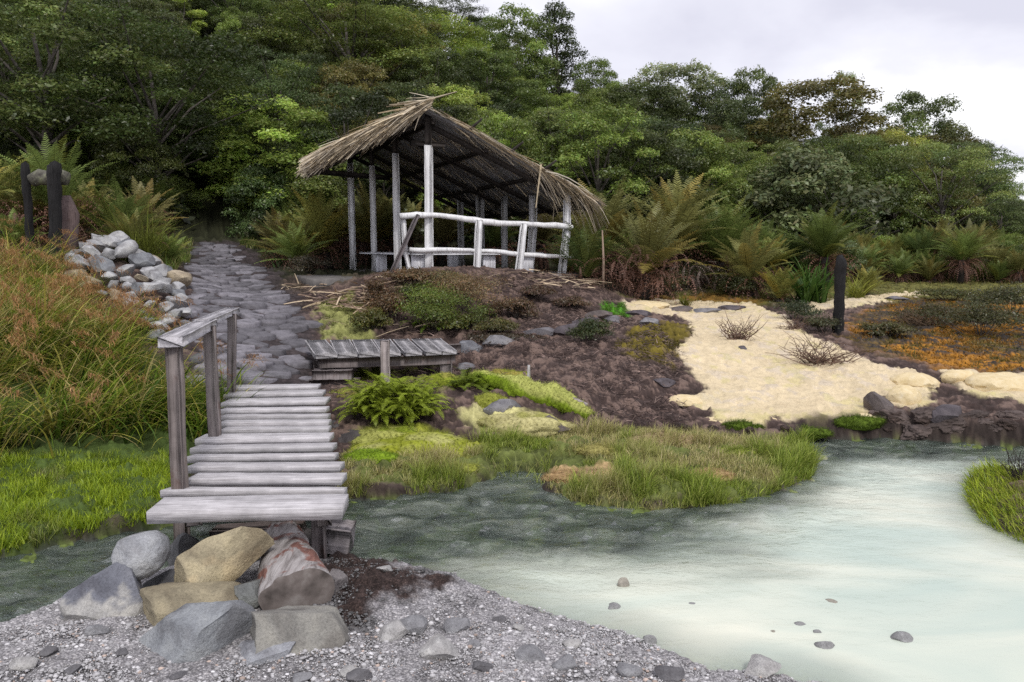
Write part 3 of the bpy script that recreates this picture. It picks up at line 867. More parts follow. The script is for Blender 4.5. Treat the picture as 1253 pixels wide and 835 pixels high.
# thatch: a solid mat with straw laid all over and hanging past the edges
def straw_col(n, dark=0):
    b = rng.uniform(.55, 1.15, n)[:, None]
    base = np.array([.68, .56, .38]); grey = np.array([.58, .52, .44])
    m_ = rng.random(n)[:, None]
    return (base * m_ + grey * (1 - m_)) * b * (1 - dark)
def strips(mb, P, D, L, W, N, droop, col_, seg=4):
    """flat straws: start P, direction D, side vector N x D"""
    n = len(P)
    D = D / np.linalg.norm(D, axis=1)[:, None]
    Sd = np.cross(D, N); Sd /= np.linalg.norm(Sd, axis=1)[:, None] + 1e-9
    ts = np.linspace(0, 1, seg + 1)
    V = np.zeros((n, seg + 1, 2, 3))
    for k, t_ in enumerate(ts):
        c_ = P + D * (L * t_)[:, None]; c_[:, 2] -= droop * L * t_ ** 2
        w = (W * (1 - .55 * t_))[:, None]
        V[:, k, 0] = c_ - Sd * w; V[:, k, 1] = c_ + Sd * w
    i = (np.arange(n)[:, None] * (seg + 1) * 2 + np.arange(seg)[None] * 2).ravel()
    mb.add(V.reshape(-1, 3), np.stack([i, i + 1, i + 3, i + 2], 1), np.repeat(col_, (seg + 1) * 2, 0))
t = NT('straw'); c = t.attr(); c = t.mulc(c, t.rampv(t.noise(t.coord('Object'), 6, 5, .6), [(.3, .7), (.6, 1.08)]))
M_STRAW = t.done(t.pbsdf(c, .9))
def thatch(side):
    k_ = KL if side < 0 else KR; smax = -SL if side < 0 else SR
    mb = MB()
    th = .11 if side < 0 else .08
    # mat
    ns, nt_ = 24, 60
    ss = np.linspace(0, smax - .12, ns); tt = np.linspace(TN + (.0 if side < 0 else .25), TF + .05, nt_)
    S, T = np.meshgrid(ss, tt, indexing='ij')
    if side < 0: S = S * sml(T) / smax
    nz = n2(S * 4, T, 3.0, 61, 3)
    Zt = RZ - k_ * S + th + .05 * nz; Zb = RZ - k_ * S + .035
    P = HUT_P + HUT_R * (side * S)[..., None] + HUT_D * T[..., None]
    Vt = np.concatenate([P, Zt[..., None]], -1).reshape(-1, 3) - ho; Vb = np.concatenate([P, Zb[..., None]], -1).reshape(-1, 3) - ho
    i = (np.arange(ns - 1)[:, None] * nt_ + np.arange(nt_ - 1)).ravel(); q = np.stack([i, i + 1, i + nt_ + 1, i + nt_], 1)
    N0 = ns * nt_
    rim = []
    for a in range(ns - 1): rim += [[a * nt_, (a + 1) * nt_, (a + 1) * nt_ + N0, a * nt_ + N0], [a * nt_ + nt_ - 1, (a + 1) * nt_ + nt_ - 1, (a + 1) * nt_ + nt_ - 1 + N0, a * nt_ + nt_ - 1 + N0]]
    for b in range(nt_ - 1): rim += [[b, b + 1, b + 1 + N0, b + N0], [(ns - 1) * nt_ + b, (ns - 1) * nt_ + b + 1, (ns - 1) * nt_ + b + 1 + N0, (ns - 1) * nt_ + b + N0]]
    mb.add(np.concatenate([Vt, Vb]), [q, q + N0, np.array(rim)], [.30, .24, .16])
    down = np.array([*(HUT_R * side), -k_]); nrm = np.array([*(HUT_R * side * k_), 1.0]); nrm /= np.linalg.norm(nrm)
    def put(n, s_lo, s_hi, t_lo, t_hi, Lr, zoff, dj, droop, W=(.008, .02), tdir=0.0):
        s_ = rng.uniform(s_lo, s_hi, n); t__ = rng.uniform(t_lo, t_hi, n); lim = np.full(n, smax)
        if side < 0: lim = sml(t__); s_ = s_ * lim / smax
        P = HUT_P + HUT_R * (side * s_)[:, None] + HUT_D * t__[:, None]
        P = np.concatenate([P, (RZ - k_ * s_ + rng.uniform(*zoff, n))[:, None]], 1) - ho
        D = down[None] + rng.normal(0, dj, (n, 3)) + np.array([*HUT_D, 0]) * tdir * rng.uniform(.3, 1.3, n)[:, None]
        Nn = nrm[None] + rng.normal(0, .5, (n, 3))
        Ls = np.minimum(rng.uniform(*Lr, n), (lim - s_) * 1.1 + rng.uniform(.02, .16, n) + np.where(rng.random(n) < .07, rng.uniform(.05, .32, n), 0)); strips(mb, P, D, Ls, rng.uniform(*W, n), Nn, droop, straw_col(n))
    put(2600, 0, smax - .35, TN, TF, (.5, 1.1), (th - .02, th + .06), .10, .12)
    if side < 0:
        put(2000, -.1, smax - .72, TN - .16, TN + .16, (.45, .95), (-.02, th + .07), .10, .14, (.008, .02), -.10)      # near gable edge
        put(420, smax - 1.0, smax - .5, TN - .15, TN + .8, (.35, .62), (0, th), .14, .25)
        put(300, smax - .7, smax - .3, TN, TF, (.3, .55), (0, th), .16, .3)
        put(120, -.2, .5, TN - .15, TN + .2, (.4, .8), (th, th + .1), .25, .05)
    else:
        put(170, .1, smax - .4, TN - .05, TN + .18, (.7, 1.5), (.03, th + .05), .05, .06, (.008, .02))
        put(130, smax * .5, smax - .75, TN - .1, TN + .4, (.5, 1.1), (.02, th + .03), .22, .38, (.009, .022), -.12)
        put(130, smax - .5, smax - .05, TN, TF, (.3, .55), (-.02, th), .2, .6, (.009, .022))
        put(36, smax - .9, smax - .4, TN - .05, TN + .3, (.5, .9), (-.02, .05), .22, .95, (.009, .02), -.15)
    return mb.build('thatch', M_STRAW, hs)
thatch(-1); thatch(1)
# sticks holding the thatch down along the near edge
for s in (1.0, 1.95, 2.75): 
    a = hut(s - .1, .25, roofz(s) + .02); b = hut(s + .12, -.22, roofz(s) + .30)
    mb = MB(); mb.tube([a - ho, (a + b) / 2 - ho, b - ho], [.03, .035, .02], 7); mb.build('thatch_peg', M_DARKWOOD, hs)
mb = MB(); mb.tube([hut(-.5, -.1, RZ + .03) - ho, hut(.05, -.1, RZ + .2) - ho, hut(.6, -.15, RZ + .38) - ho], [.02, .02, .01], 6, [.40, .34, .25]); mb.build('ridge_pole', M_STRAW, hs)
mb = MB(); strips(mb, np.array([hut(2.55, -.12, roofz(2.5) + .1) - ho]), np.array([[-.12, -.1, -1.]]), np.array([.95]), np.array([.022]), np.array([[0., 1, 0]]), .0, straw_col(1)); mb.build('loose_straw', M_STRAW, hs)
# railing
def rail(pts, r, name):
    mb = MB(); pts = np.array(pts); m = len(pts)
    tt = np.linspace(0, m - 1, 26); P = np.stack([np.interp(tt, np.arange(m), pts[:, k]) for k in range(3)], 1)
    P[:, 2] += .018 * np.sin(tt * 2.6 + r * 90) + rng.normal(0, .006, 26)
    mb.tube(P - ho, r * (1 + .12 * np.sin(tt * 4)), 10, None, True, .06, rng)
    return mb.build(name, M_WHITEWOOD, hs, True)
rail([hut(-.55, .22, 2.79), hut(.2, .2, 2.80), hut(1.4, .2, 2.70), hut(2.6, .2, 2.63), hut(3.52, .22, 2.60)], .062, 'top_rail')
rail([hut(-.35, .24, 2.10), hut(.9, .22, 2.07), hut(2.2, .22, 1.99), hut(3.7, .22, 1.93)], .05, 'bottom_rail')
def rp(pxb, pxt, t_, zt, zb=HUT_Z - .04, w=.14, colr=(1, 1, 1)):
    f = lambda px: ((px - CX) / F)
    def at(px, z):
        u = f(px); # s with X/Y=u at depth t_
        A = HUT_P + HUT_D * t_; s = (u * A[1] - A[0]) / (HUT_R[0] - u * HUT_R[1]); return hut(s, t_, z)
    hb('rail_post', at(pxb, zb), at(pxt, zt), w, w * .8, M_WHITEWOOD, colr, 'z')
rp(497, 495, .3, 2.72, 2.05, .11); rp(503, 496, .3, 2.1, HUT_Z, .10)
rp(583.5, 586.5, .12, 2.72, w=.15); rp(634, 641, .12, 2.66, w=.15)
# benches (white panels and planks)
def bench(s0, t0, s1, t1, legs, nm='bench', w=.36):
    a = hut(s0, t0, 2.0); b = hut(s1, t1, 2.0)
    beam('seat_board', a, b, w, .05, M_WHITEWOOD, hs, ho, (1, 1, 1.03), 'x')
    for k in legs:
        c_ = a * (1 - k) + b * k; d = (b - a)[:2]; d /= np.linalg.norm(d)
        Rm = np.stack([[*d, 0], [-d[1], d[0], 0], [0, 0, 1]], 1)
        mb = MB(); mb.box((c_[0] - ho[0], c_[1] - ho[1], HUT_Z + .21 - ho[2]), (.06, w * .9, .43), Rm, None, .008)
        o = mb.build('bench_leg', M_WHITEWOOD, hs)
def bench_x(t_, panels, seat, w=.3):
    A = HUT_P + HUT_D * t_
    S = lambda px: (((px - CX) / F) * A[1] - A[0]) / (HUT_R[0] - ((px - CX) / F) * HUT_R[1])
    beam('seat_board', hut(S(seat[0]), t_, 2.0), hut(S(seat[1]), t_, 2.0), w, .05, M_WHITEWOOD, hs, ho, (1, 1, 1.03), 'x')
    for (p0, p1) in panels:
        mb = MB(); mb.box(hut((S(p0) + S(p1)) / 2, t_, HUT_Z + .215) - ho, (abs(S(p1) - S(p0)), .07, .43), RM, None, .01)
        mb.build('bench_leg', M_WHITEWOOD, hs, color=(1.0, 1.0, 1.05))
bench_x(.75, [(504, 520), (591, 606), (638, 652)], (500, 662))
bench_x(4.9, [(548, 561)], (540, 610))
bench(-.15, 1.7, -.2, 4.9, (), w=.34)
bench_x(3.0, [(461, 474)], (456, 482), .3)
# leaning grey pole at the front left corner
A = pY(478, 334, 15.75); B = pY(511, 263, 16.05)
A[2] = H(A[0], A[1]) - .02
o = beam('leaning_plank', A, B, .15, .06, M_POSTWOOD, None, np.zeros(3), (.75, .75, .82), 'z')
tag(o, 'dark grey split plank leaning against the left end of the white railing', 'plank')

# ------------------------------------------------------------------ burnt posts
def rough_post(name, a, b, w, colr, jag=.11):
    mb = MB(); n = 14
    tt = np.linspace(0, 1, 16)
    P = np.array(a)[None] * (1 - tt[:, None]) + np.array(b)[None] * tt[:, None]
    P = P + rng.normal(0, w * .03, P.shape)
    mb.tube(P, w / 2 * (1 + .06 * np.sin(tt * 9)), n, colr, True, .15, rng)
    v = mb.v[-1]; v[-1] += [.02, 0, jag]
    k = len(v) - 2 - n
    v[k:k + n, 2] += rng.uniform(-jag, jag, n)
    return mb.build(name, M_CHAR)
q = hit(66, 322); q = np.array([q[0], q[1], q[2]])
YP = 13.6
def post_at(px0, y0_, px1, y1, Y, w, label, lean=0):
    b = pY(px0, y0_, Y); t_ = pY(px1, y1, Y); b[2] = min(b[2], H(b[0], b[1])) - .1
    return tag(rough_post('charred_post', b, t_, w, (1, 1, 1)), label, 'post')
post_at(37, 304, 31, 205, 14.0, .14, 'slim charred black post left of the pair by the tall ferns')
post_at(68, 316, 66, 205, 13.6, .21, 'thick charred black post with a mossy beam end behind it')
o = post_at(1025, 407, 1029, 320, hit(1025, 407)[1], .17, 'lone charred black post beside the cream mineral crust')
M_MOSSWOOD = NT('mossy_wood'); v = M_MOSSWOOD.coord('Object'); f_ = M_MOSSWOOD.noise(v, 9, 7, .65)
c = M_MOSSWOOD.rampv(f_, [(.35, (.05, .045, .04)), (.52, (.13, .125, .10)), (.68, (.20, .21, .13))]); M_MOSSWOOD = M_MOSSWOOD.done(M_MOSSWOOD.pbsdf(c, .9, M_MOSSWOOD.bump(f_, .8, .03)))
mb = MB(); P = np.array([pY(39, 221, 13.95), pY(50, 217, 13.95), pY(60, 219, 13.95), pY(72, 216, 13.9), pY(82, 219, 13.9)])
mb.tube(P, [.11, .135, .125, .13, .12], 14, None, True, .12, rng)
tag(mb.build('mossy_beam', M_MOSSWOOD, smooth=True), 'thick mossy grey timber resting across the two charred posts', 'beam')
mb = MB(); b = pY(80, 312, 14.1); P = np.array([[b[0], b[1], H(b[0], b[1]) - .1], pY(82, 290, 14.1), pY(84, 262, 14.1), pY(80, 240, 14.1)])
mb.tube(P, [.22, .19, .17, .08], 10, (.85, .8, .8), True, .12, rng)
o = tag(mb.build('tree_stump', M_POSTWOOD, smooth=True, color=(.6, .5, .5)), 'brown broken stump right behind the thick charred post', 'stump')
# ------------------------------------------------------------------ rocks
import bmesh
_ico = {}
def ico(sub):
    if sub not in _ico:
        bm = bmesh.new(); bmesh.ops.create_icosphere(bm, subdivisions=sub, radius=1)
        _ico[sub] = (np.array([v.co[:] for v in bm.verts]), np.array([[v.index for v in f.verts] for f in bm.faces])); bm.free()
    return _ico[sub]
def rock_shape(seed, sub=4, cuts=9, dmin=.55, dmax=.85, noise=.10, round_=0.0):
    rg = np.random.default_rng(seed)
    v, f = ico(sub); v = v.copy()
    for k in range(cuts):
        n_ = rg.normal(size=3); n_ /= np.linalg.norm(n_); d = rg.uniform(dmin, dmax)
        ex = np.maximum(v @ n_ - d, 0); v -= ex[:, None] * n_ * (1 - round_)
    r = 1 + noise * fbm(v * 1.6 + seed * 1.3, seed, 3) + noise * .35 * fbm(v * 6 + seed, seed + 5, 3)
    if sub >= 5: r = r + .022 * (np.abs(fbm(v * 4.5 + seed, seed + 9, 4)) - .4) + .007 * fbm(v * 22 + seed, seed + 11, 2)
    v = v * r[:, None]
    lo, hi = v.min(0), v.max(0)
    return (v - (lo + hi) / 2) / ((hi - lo) / 2), f
def rock(name, c, size, seed, color, rot=(0, 0, 0), sub=4, cuts=9, dm=(.5, .82), noise=.10, round_=0.0, vc=None, smooth=True, mat=None):
    v, f = rock_shape(seed, sub, cuts, *dm, noise, round_)
    v = v * np.asarray(size) / 2
    mb = MB(); cc = np.ones((len(v), 3)) if vc is None else vc(v / (np.asarray(size) / 2))
    mb.add(v, f, cc)
    me = mb.mesh(name); me.materials.append(mat or M_ROCK)
    me.polygons.foreach_set('use_smooth', np.ones(len(me.polygons), bool))
    try: me.set_sharp_from_angle(angle=math.radians(32))
    except Exception: pass
    o = bpy.data.objects.new(name, me); COL.objects.link(o)
    o.location = tuple(float(a) for a in c); o.rotation_euler = rot; o.color = (*color, 1)
    return o
def prock(x0, y0_, x1, y1, Y, depth, seed, color, label, rot=(0, 0, 0), **k):
    """a boulder that measures x0..x1 by y0..y1 in the photograph, standing Y metres away"""
    c = pY((x0 + x1) / 2, (y0_ + y1) / 2, Y); w = (x1 - x0) / F * Y; h = (y1 - y0_) / F * Y * .93
    k.setdefault('sub', 5); k.setdefault('dm', (.42, .78)); k['noise'] = min(k.get('noise', .05), .045); k['cuts'] = int(k.get('cuts', 9) * 1.4); return tag(rock('boulder', c, (w, depth, h), seed, color, rot, **k), label, 'boulder')
GREY, TAN = (.33, .335, .35), (.43, .37, .245)
def tan_patch(v): 
    m_ = sstep(-.1, .5, fbm(v * 2.2, 3, 4))[:, None]; return np.array([1., 1, 1]) * (1 - m_) + np.array([1.15, 1.1, 1.05]) * m_ * 1.0
def half_white(v):
    m_ = sstep(-.05, .25, fbm(v * 2.5, 8, 4) * .6 - v[:, 2] * 1.1 + .35 + .25 * v[:, 0])[:, None]; return np.array([.6, .62, .68]) * (1 - m_) + np.array([1.35, 1.32, 1.2]) * m_
prock(142, 649, 205, 712, 4.25, .34, 101, (.40, .41, .43), 'rounded pale grey boulder balanced above the dark and white block', cuts=7, dm=(.7, .95), noise=.05, round_=.3)
prock(80, 682, 186, 778, 4.08, .42, 102, (.30, .30, .32), 'angular boulder with dark grey top and whitish lower face beside the water', (0, .1, .3), cuts=8, vc=half_white)
prock(203, 648, 336, 734, 4.22, .42, 103, TAN, 'largest tan boulder right under the bridge step', (0, -.28, .15), cuts=12, noise=.12, vc=tan_patch)
prock(158, 712, 306, 782, 3.98, .36, 104, (.33, .285, .195), 'lower tan boulder with yellow and brown stains under the largest tan one', (0, .05, .1), cuts=12, noise=.12)
prock(150, 736, 318, 824, 3.66, .42, 105, (.30, .315, .335), 'wide smooth grey boulder in front, wedge shaped', (.12, -.05, .1), cuts=10, noise=.05)
prock(302, 738, 432, 830, 3.68, .44, 106, (.30, .29, .265), 'brownish grey boulder lying before the red barked log', (0, .12, -.2), cuts=11, noise=.07)
prock(280, 780, 366, 826, 3.56, .22, 107, (.36, .37, .40), 'small flat grey boulder between the two front boulders', (0, 0, .2), cuts=9, noise=.05)
prock(284, 704, 332, 752, 4.08, .26, 108, (.22, .23, .225), 'small dark grey boulder wedged between tan boulder and log', cuts=9)
prock(176, 694, 240, 745, 4.35, .3, 109, (.10, .10, .11), 'nearly black boulder in the gap behind the tan boulders', cuts=9)
prock(396, 698, 426, 742, 4.28, .22, 110, (.22, .20, .20), 'small brown grey boulder squeezed against right side of log', cuts=8)
prock(205, 645, 245, 700, 4.85, .3, 111, (.16, .16, .165), 'dark boulder behind the front support post of the bridge', cuts=8)
prock(330, 640, 400, 700, 4.95, .35, 112, (.10, .09, .088), 'dark boulder behind the log under the bridge', cuts=8)
prock(404, 524, 458, 570, 7.75, .5, 113, (.085, .075, .075), 'round dark boulder at the right edge of the bridge', cuts=5, dm=(.75, .95), noise=.06, round_=.3)
prock(398, 512, 430, 545, 8.1, .4, 114, (.12, .11, .11), 'dark angular boulder behind the round one beside the bridge', cuts=8)
prock(405, 500, 470, 520, 8.6, .4, 115, (.24, .21, .21), 'low flat brownish boulder by the right side of the bridge', cuts=8)
prock(255, 482, 285, 520, 8.9, .4, 116, (.28, .26, .27), 'grey boulder half hidden under the far handrail post', cuts=8)

# red-barked log
t = NT('log_bark'); v = t.coord('Object', (26, 3.0, 26)); f_ = t.noise(v, 1, 6, .65, .5); v2 = t.coord('Object', (3.4, 2.2, 3.4)); f2 = t.noise(v2, 2.0, 5, .6, .6)
wd = t.rampv(f_, [(.3, (.10, .085, .08)), (.5, (.30, .275, .27)), (.7, (.45, .425, .42))])
bk = t.rampv(f_, [(.3, (.07, .035, .03)), (.55, (.22, .105, .085)), (.75, (.34, .19, .15))])
c = t.mixf(wd, bk, t.rampv(f2, [(.53, 0.0), (.60, 1.0)])); c = t.mulc(c, t.attr())
M_LOG = t.done(t.pbsdf(c, .85, t.bump(f_, .8, .02)))
t = NT('log_end'); v = t.coord('Object', (1, 1, 1)); w_ = t.n('ShaderNodeTexNoise'); w_.inputs['Scale'].default_value = 9; w_.inputs['Detail'].default_value = 7; t.l(v, w_.inputs['Vector'])
c = t.rampv(w_.outputs['Fac'], [(.3, (.06, .05, .045)), (.5, (.16, .135, .125)), (.72, (.30, .275, .26))]); M_LOGEND = t.done(t.pbsdf(c, .85, t.bump(w_.outputs['Fac'], .4, .01)))
A = pY(366, 728, 4.0); B = pY(344, 658, 4.9)
lg = empty('log', A, 0, 'thick log with red bark patches and a sawn grey end among the boulders', 'log')
d = (B - A); L = np.linalg.norm(d); d /= L
mb = MB(); n = 40; m_ = 26
xax = np.cross(d, [0, 0, 1]); xax /= np.linalg.norm(xax); zax = np.cross(xax, d)
th = np.linspace(0, 2 * np.pi, n, endpoint=False); tt = np.linspace(0, 1, m_)
V = []
for k in tt:
    pr = np.stack([np.cos(th) * 1.7, np.sin(th) * 1.7, np.full(n, k * 3.0)], 1)
    r = .165 * (1 - .22 * k) * (1 + .13 * fbm(pr, 77, 3) + .05 * np.sin(th * 2 + .5))
    r2 = np.stack([np.cos(th) * r * 1.14, np.sin(th) * r * .9], 1)
    V.append((d * L * k)[None] + r2[:, :1] * xax + r2[:, 1:] * zax)
V = np.concatenate(V); i = np.arange(m_ - 1)[:, None] * n; j = np.arange(n)[None]; j2 = (j + 1) % n
q = np.stack([i + j, i + j2, i + n + j2, i + n + j], -1).reshape(-1, 4)
mb.add(V, [q, np.arange((m_ - 1) * n, m_ * n)[None]], [1, 1, 1]); o = mb.build('bark', M_LOG, lg, True)
mb = MB(); e = V[:n]; c0 = e.mean(0); rings = [e * (1 - k) + c0 * k - d * .004 * (1 if k else 0) for k in (0, .12, .4, .7)]
Vc = np.concatenate(rings + [c0[None] - d * .01]); q = []
for k in range(3): q.append(np.stack([k * n + np.arange(n), (k + 1) * n + np.arange(n), (k + 1) * n + (np.arange(n) + 1) % n, k * n + (np.arange(n) + 1) % n], 1))
mb.add(Vc, [np.concatenate(q), np.stack([3 * n + np.arange(n), np.full(n, 4 * n), 3 * n + (np.arange(n) + 1) % n], 1)]); mb.build('sawn_end', M_LOGEND, lg, True)

# row of grey stones along the ditch and others in the middle distance
mid = [(556,413,592,434,'square bluish stone at the right end of the low footbridge'),(590,408,640,424,'long flat grey stone next to the square bluish one'),(640,399,682,412,'flat grey stone in the middle of the ditch row'),
       (676,394,716,412,'broad grey stone left of the small dark shrub'),(700,386,735,402,'grey stone behind the small dark shrub'),(715,378,752,392,'grey stone under the brown mound end'),(740,384,765,398,'low grey stone before the bright green moss'),
       (783,387,808,400,'small bluish flat stone at the edge of the cream crust'),(765,378,800,390,'dark flat stone left on the cream crust'),(850,376,885,386,'purplish flat stone lying across the cream crust'),(880,373,915,382,'thin dark stone at the far edge of the cream crust'),
       (812,374,850,384,'brownish flat stone on the upper cream crust'),(905,424,925,431,'tiny dark stone flush with the cream crust'),(556,444,582,456,'small grey stone below the footbridge support'),(1065,474,1100,512,'rusty brown stone in the crust edge above the stream'),(1140,492,1190,520,'dark purplish stone in the bank above the stream'),
       (630,508,700,532,'long brown grey stone bordered by pale moss'),(590,486,640,508,'grey lichen stone above the pale moss'),(1085,362,1115,370,'grey stone lying in the olive field'),(800,462,830,476,'grey stone sunk in dark soil beside the crust')]
for k, (x0, y0_, x1, y1, lb) in enumerate(mid):
    g = hit((x0 + x1) / 2, y1 - 1)
    colr = [(.21, .215, .24), (.23, .225, .24), (.18, .17, .185), (.25, .245, .26)][k % 4]
    if 'rusty' in lb: colr = (.16, .09, .05)
    if 'brown' in lb: colr = (.15, .125, .12)
    if 'dark' in lb: colr = (.11, .095, .105)
    w = (x1 - x0) / F * g[1]; h = (y1 - y0_) / F * g[1]
    tag(rock('stone', (g[0], g[1] + .12, g[2] + h * .28), (w, max(w * .6, .3), h), 300 + k, colr, (0, rng.uniform(-.05, .05), rng.uniform(-.2, .2)), sub=3, cuts=10, noise=.07), lb, 'stone')

# heap of stones left of the path
heap_px = gpoly([(80,335),(105,312),(150,308),(185,330),(222,352),(232,395),(226,432),(190,425),(165,395),(130,372),(95,362)])
rg = np.random.default_rng(77)
cands = []
lo, hi = heap_px.min(0), heap_px.max(0)
px_list = []
tries = 0
while len(px_list) < 120 and tries < 6000:
    tries += 1
    X, Y = rg.uniform(lo[0], hi[0]), rg.uniform(lo[1], hi[1])
    s_ = sdist(heap_px, [X], [Y])[0]
    if s_ < .03: continue
    px, py, _ = topx([X, Y, H(X, Y)])
    sz = rg.uniform(.22, .5) if py < 360 else rg.uniform(.16, .38)
    if all((X - a) ** 2 + (Y - b) ** 2 > (.40 * (sz + c_)) ** 2 for a, b, c_, _, _ in px_list):
        px_list.append((X, Y, sz, px, py))
for k, (X, Y, sz, px, py) in enumerate(px_list):
    s_ = max(sdist(heap_px, [X], [Y])[0], 0)
    z = H(X, Y) + .10 + .42 * min(s_ / .8, 1) * (1 if py < 380 else .6)
    shade = rg.choice(3, p=[.62, .23, .15])
    colr = np.array([(.42, .42, .43), (.24, .25, .27), (.44, .37, .27)][shade]) * rg.uniform(.82, 1.15)
    nm = ['pale grey', 'dark grey', 'tan'][shade]
    where = 'at the top of the stone heap beside the ferns' if py < 335 else ('in the middle of the stone heap left of the path' if py < 378 else 'at the foot of the stone heap near the bridge handrail')
    szn = 'large' if sz > .36 else 'small'
    o = rock('rubble_stone', (X, Y, z), (sz * 1.1, sz * rg.uniform(.7, 1), sz * rg.uniform(.5, .8)), 500 + k, colr, tuple(rg.uniform(-.5, .5, 3)), sub=3, cuts=10, dm=(.5, .8), noise=.06)
    tag(o, f'{szn} {nm} stone {where}', 'stone', f'{szn} {nm} stones {where}')

# stones standing in the milky shallows
ws = [(1015,768,.16,.05,'small dark stone breaking the milky water'),(1008,815,.20,.08,'twin grey stone in the milky water next to its partner'),(1103,817,.22,.09,'largest grey stone in the milky water near the lower edge'),(1152,825,.22,.04,'flat brownish stone awash below the largest one'),
      (1185,804,.18,.04,'flat tan stone far right in the milky water'),(978,798,.13,.06,'pale brown stone in the milky water near the gravel tip'),(945,800,.08,.05,'tiny stone left of the pale brown one'),(998,806,.10,.06,'tiny tan stone behind the twin grey stone'),(845,770,.11,.05,'small grey stone off the gravel shore'),
      (762,746,.14,.12,'upright pale grey stone at the water edge'),(750,756,.16,.07,'low grey stone at the water edge beside the upright one'),(795,788,.13,.08,'round grey stone on the gravel edge'),(905,777,.09,.03,'flat tiny stone in the shallows'),(862,630,.12,.03,'dark stone in the ripples below the grass island')]
for k, (px, py, w, h, lb) in enumerate(ws):
    g = hit(px, py); z0_ = max(H(g[0], g[1]), -.03)
    colr = (.36, .36, .36) if k % 3 else (.42, .39, .33)
    tag(rock('water_stone', (g[0], g[1], z0_ + h * .2), (w * .6, w * .42, h * .9), 700 + k, colr, (0, 0, rg.uniform(-.4, .4)), sub=3, cuts=7, dm=(.65, .9), noise=.05), lb, 'stone')
# larger stones lying on the gravel
gs = [(480,778,.17),(505,770,.16),(440,830,.12),(428,825,.10),(370,832,.09),(218,830,.08),(470,700,.10),(560,770,.14),(610,760,.08),(700,790,.10),(650,805,.16),(60,800,.10),(30,815,.13),(120,775,.12),(150,800,.07),(540,800,.2),(690,815,.12),(590,820,.1),(930,822,.2),(770,825,.12),(820,830,.14),(635,770,.07),(580,790,.07),(90,822,.08)]
for k, (px, py, w) in enumerate(gs):
    g = hit(px, py)
    near_ = 'beside the boulder pile' if px < 460 and px > 140 else ('on the gravel left of the boulders' if px <= 140 else ('on the gravel by the dark wet bank' if px < 560 else ('on the gravel toward the water' if px < 760 else 'on the dark tip of the gravel')))
    sh = ['pale', 'mid grey', 'dark'][k % 3]
    tag(rock('beach_stone', (g[0], g[1], g[2] + w * .12), (w, w * .75, w * .5), 800 + k, np.array([(.50, .49, .48), (.31, .31, .325), (.17, .165, .175)][k % 3]), tuple(rg.uniform(-.3, .3, 3)), sub=3, cuts=9, noise=.06),
        f'{"larger" if w > .12 else "smaller"} {sh} stone lying {near_}', 'stone', f'{"larger" if w > .12 else "smaller"} {sh} stones {near_}')

# gravel: one loose mass of pebbles
mb = MB(); rg = np.random.default_rng(9)
bv, bf = ico(1)
shapes = []
for k in range(8):
    v_, f_ = rock_shape(900 + k, 1, 5, .6, .9, .12); shapes.append(v_)
n = 70000; u = rg.random(n)
px = rg.uniform(-60, 1020, n); py = 690 + (856 - 690) * u ** .9
d_ = np.stack([ray(a, b) for a, b in zip(px, py)]); tt = (.08 - CAMZ) / d_[:, 2]; X = d_[:, 0] * tt; Y = d_[:, 1] * tt
okm = (sdist(GRAVEL, X, Y) + .12 * n2(X, Y, 5, 3) > .02) | ((sdist(SOILWET, X, Y) > 0) & (rg.random(n) < .3)); X, Y = X[okm], Y[okm]
keepm = rg.random(len(X)) < .45 + .55 * sstep(-.3, .3, n2(X, Y, 3.0, 93, 3)); X, Y = X[keepm], Y[keepm]
Z = H(X, Y); n = len(X)
sz = np.exp(rg.normal(np.log(.0042), .45, n)); sz = np.clip(sz, .0024, .015)
yaw = rg.uniform(0, 6.28, n); flat = rg.uniform(.45, .8, n)
base = np.array([.43, .42, .43])[None] * np.exp(rg.normal(0, .20, n))[:, None]; tint = rg.random(n)
base[tint > .95] *= [1.0, .82, .7]; base[tint < .07] *= .5; base[(tint > .8) & (tint < .86)] *= 1.35
base[sdist(SOILWET, X, Y) > -.08] *= .35; base = np.clip(base, .03, .85)
for k in range(8):
    for lowp in (0, 1):
        s_ = np.arange(n)[(np.arange(n) % 8 == k) & ((sz < .008) == bool(lowp))]
        v_ = shapes[k]; bff = bf
        if lowp:
            v_, bff = ico(0) if 0 in _ico else (_ico.setdefault(0, (np.array([[1,0,0],[-1,0,0],[0,1,0],[0,-1,0],[0,0,1],[0,0,-1]], float), np.array([[0,2,4],[2,1,4],[1,3,4],[3,0,4],[2,0,5],[1,2,5],[3,1,5],[0,3,5]]))))
            v_ = v_ * np.random.default_rng(k).uniform(.7, 1.2, v_.shape)
        cs, sn = np.cos(yaw[s_])[:, None], np.sin(yaw[s_])[:, None]
        V = np.stack([(v_[None, :, 0] * cs - v_[None, :, 1] * sn) * sz[s_, None] + X[s_, None], (v_[None, :, 0] * sn + v_[None, :, 1] * cs) * sz[s_, None] * .85 + Y[s_, None], v_[None, :, 2] * (sz * flat)[s_, None] + (Z + sz * .25)[s_, None]], -1)
        F_ = (bff[None] + (np.arange(len(s_)) * len(v_))[:, None, None]).reshape(-1, 3)
        mb.add(V.reshape(-1, 3), F_, np.repeat(base[s_], len(v_), 0))
t = NT('pebbles'); M_PEB = t.done(t.pbsdf(t.attr(), .85)); tag(mb.build('gravel', M_PEB), kind='stuff')

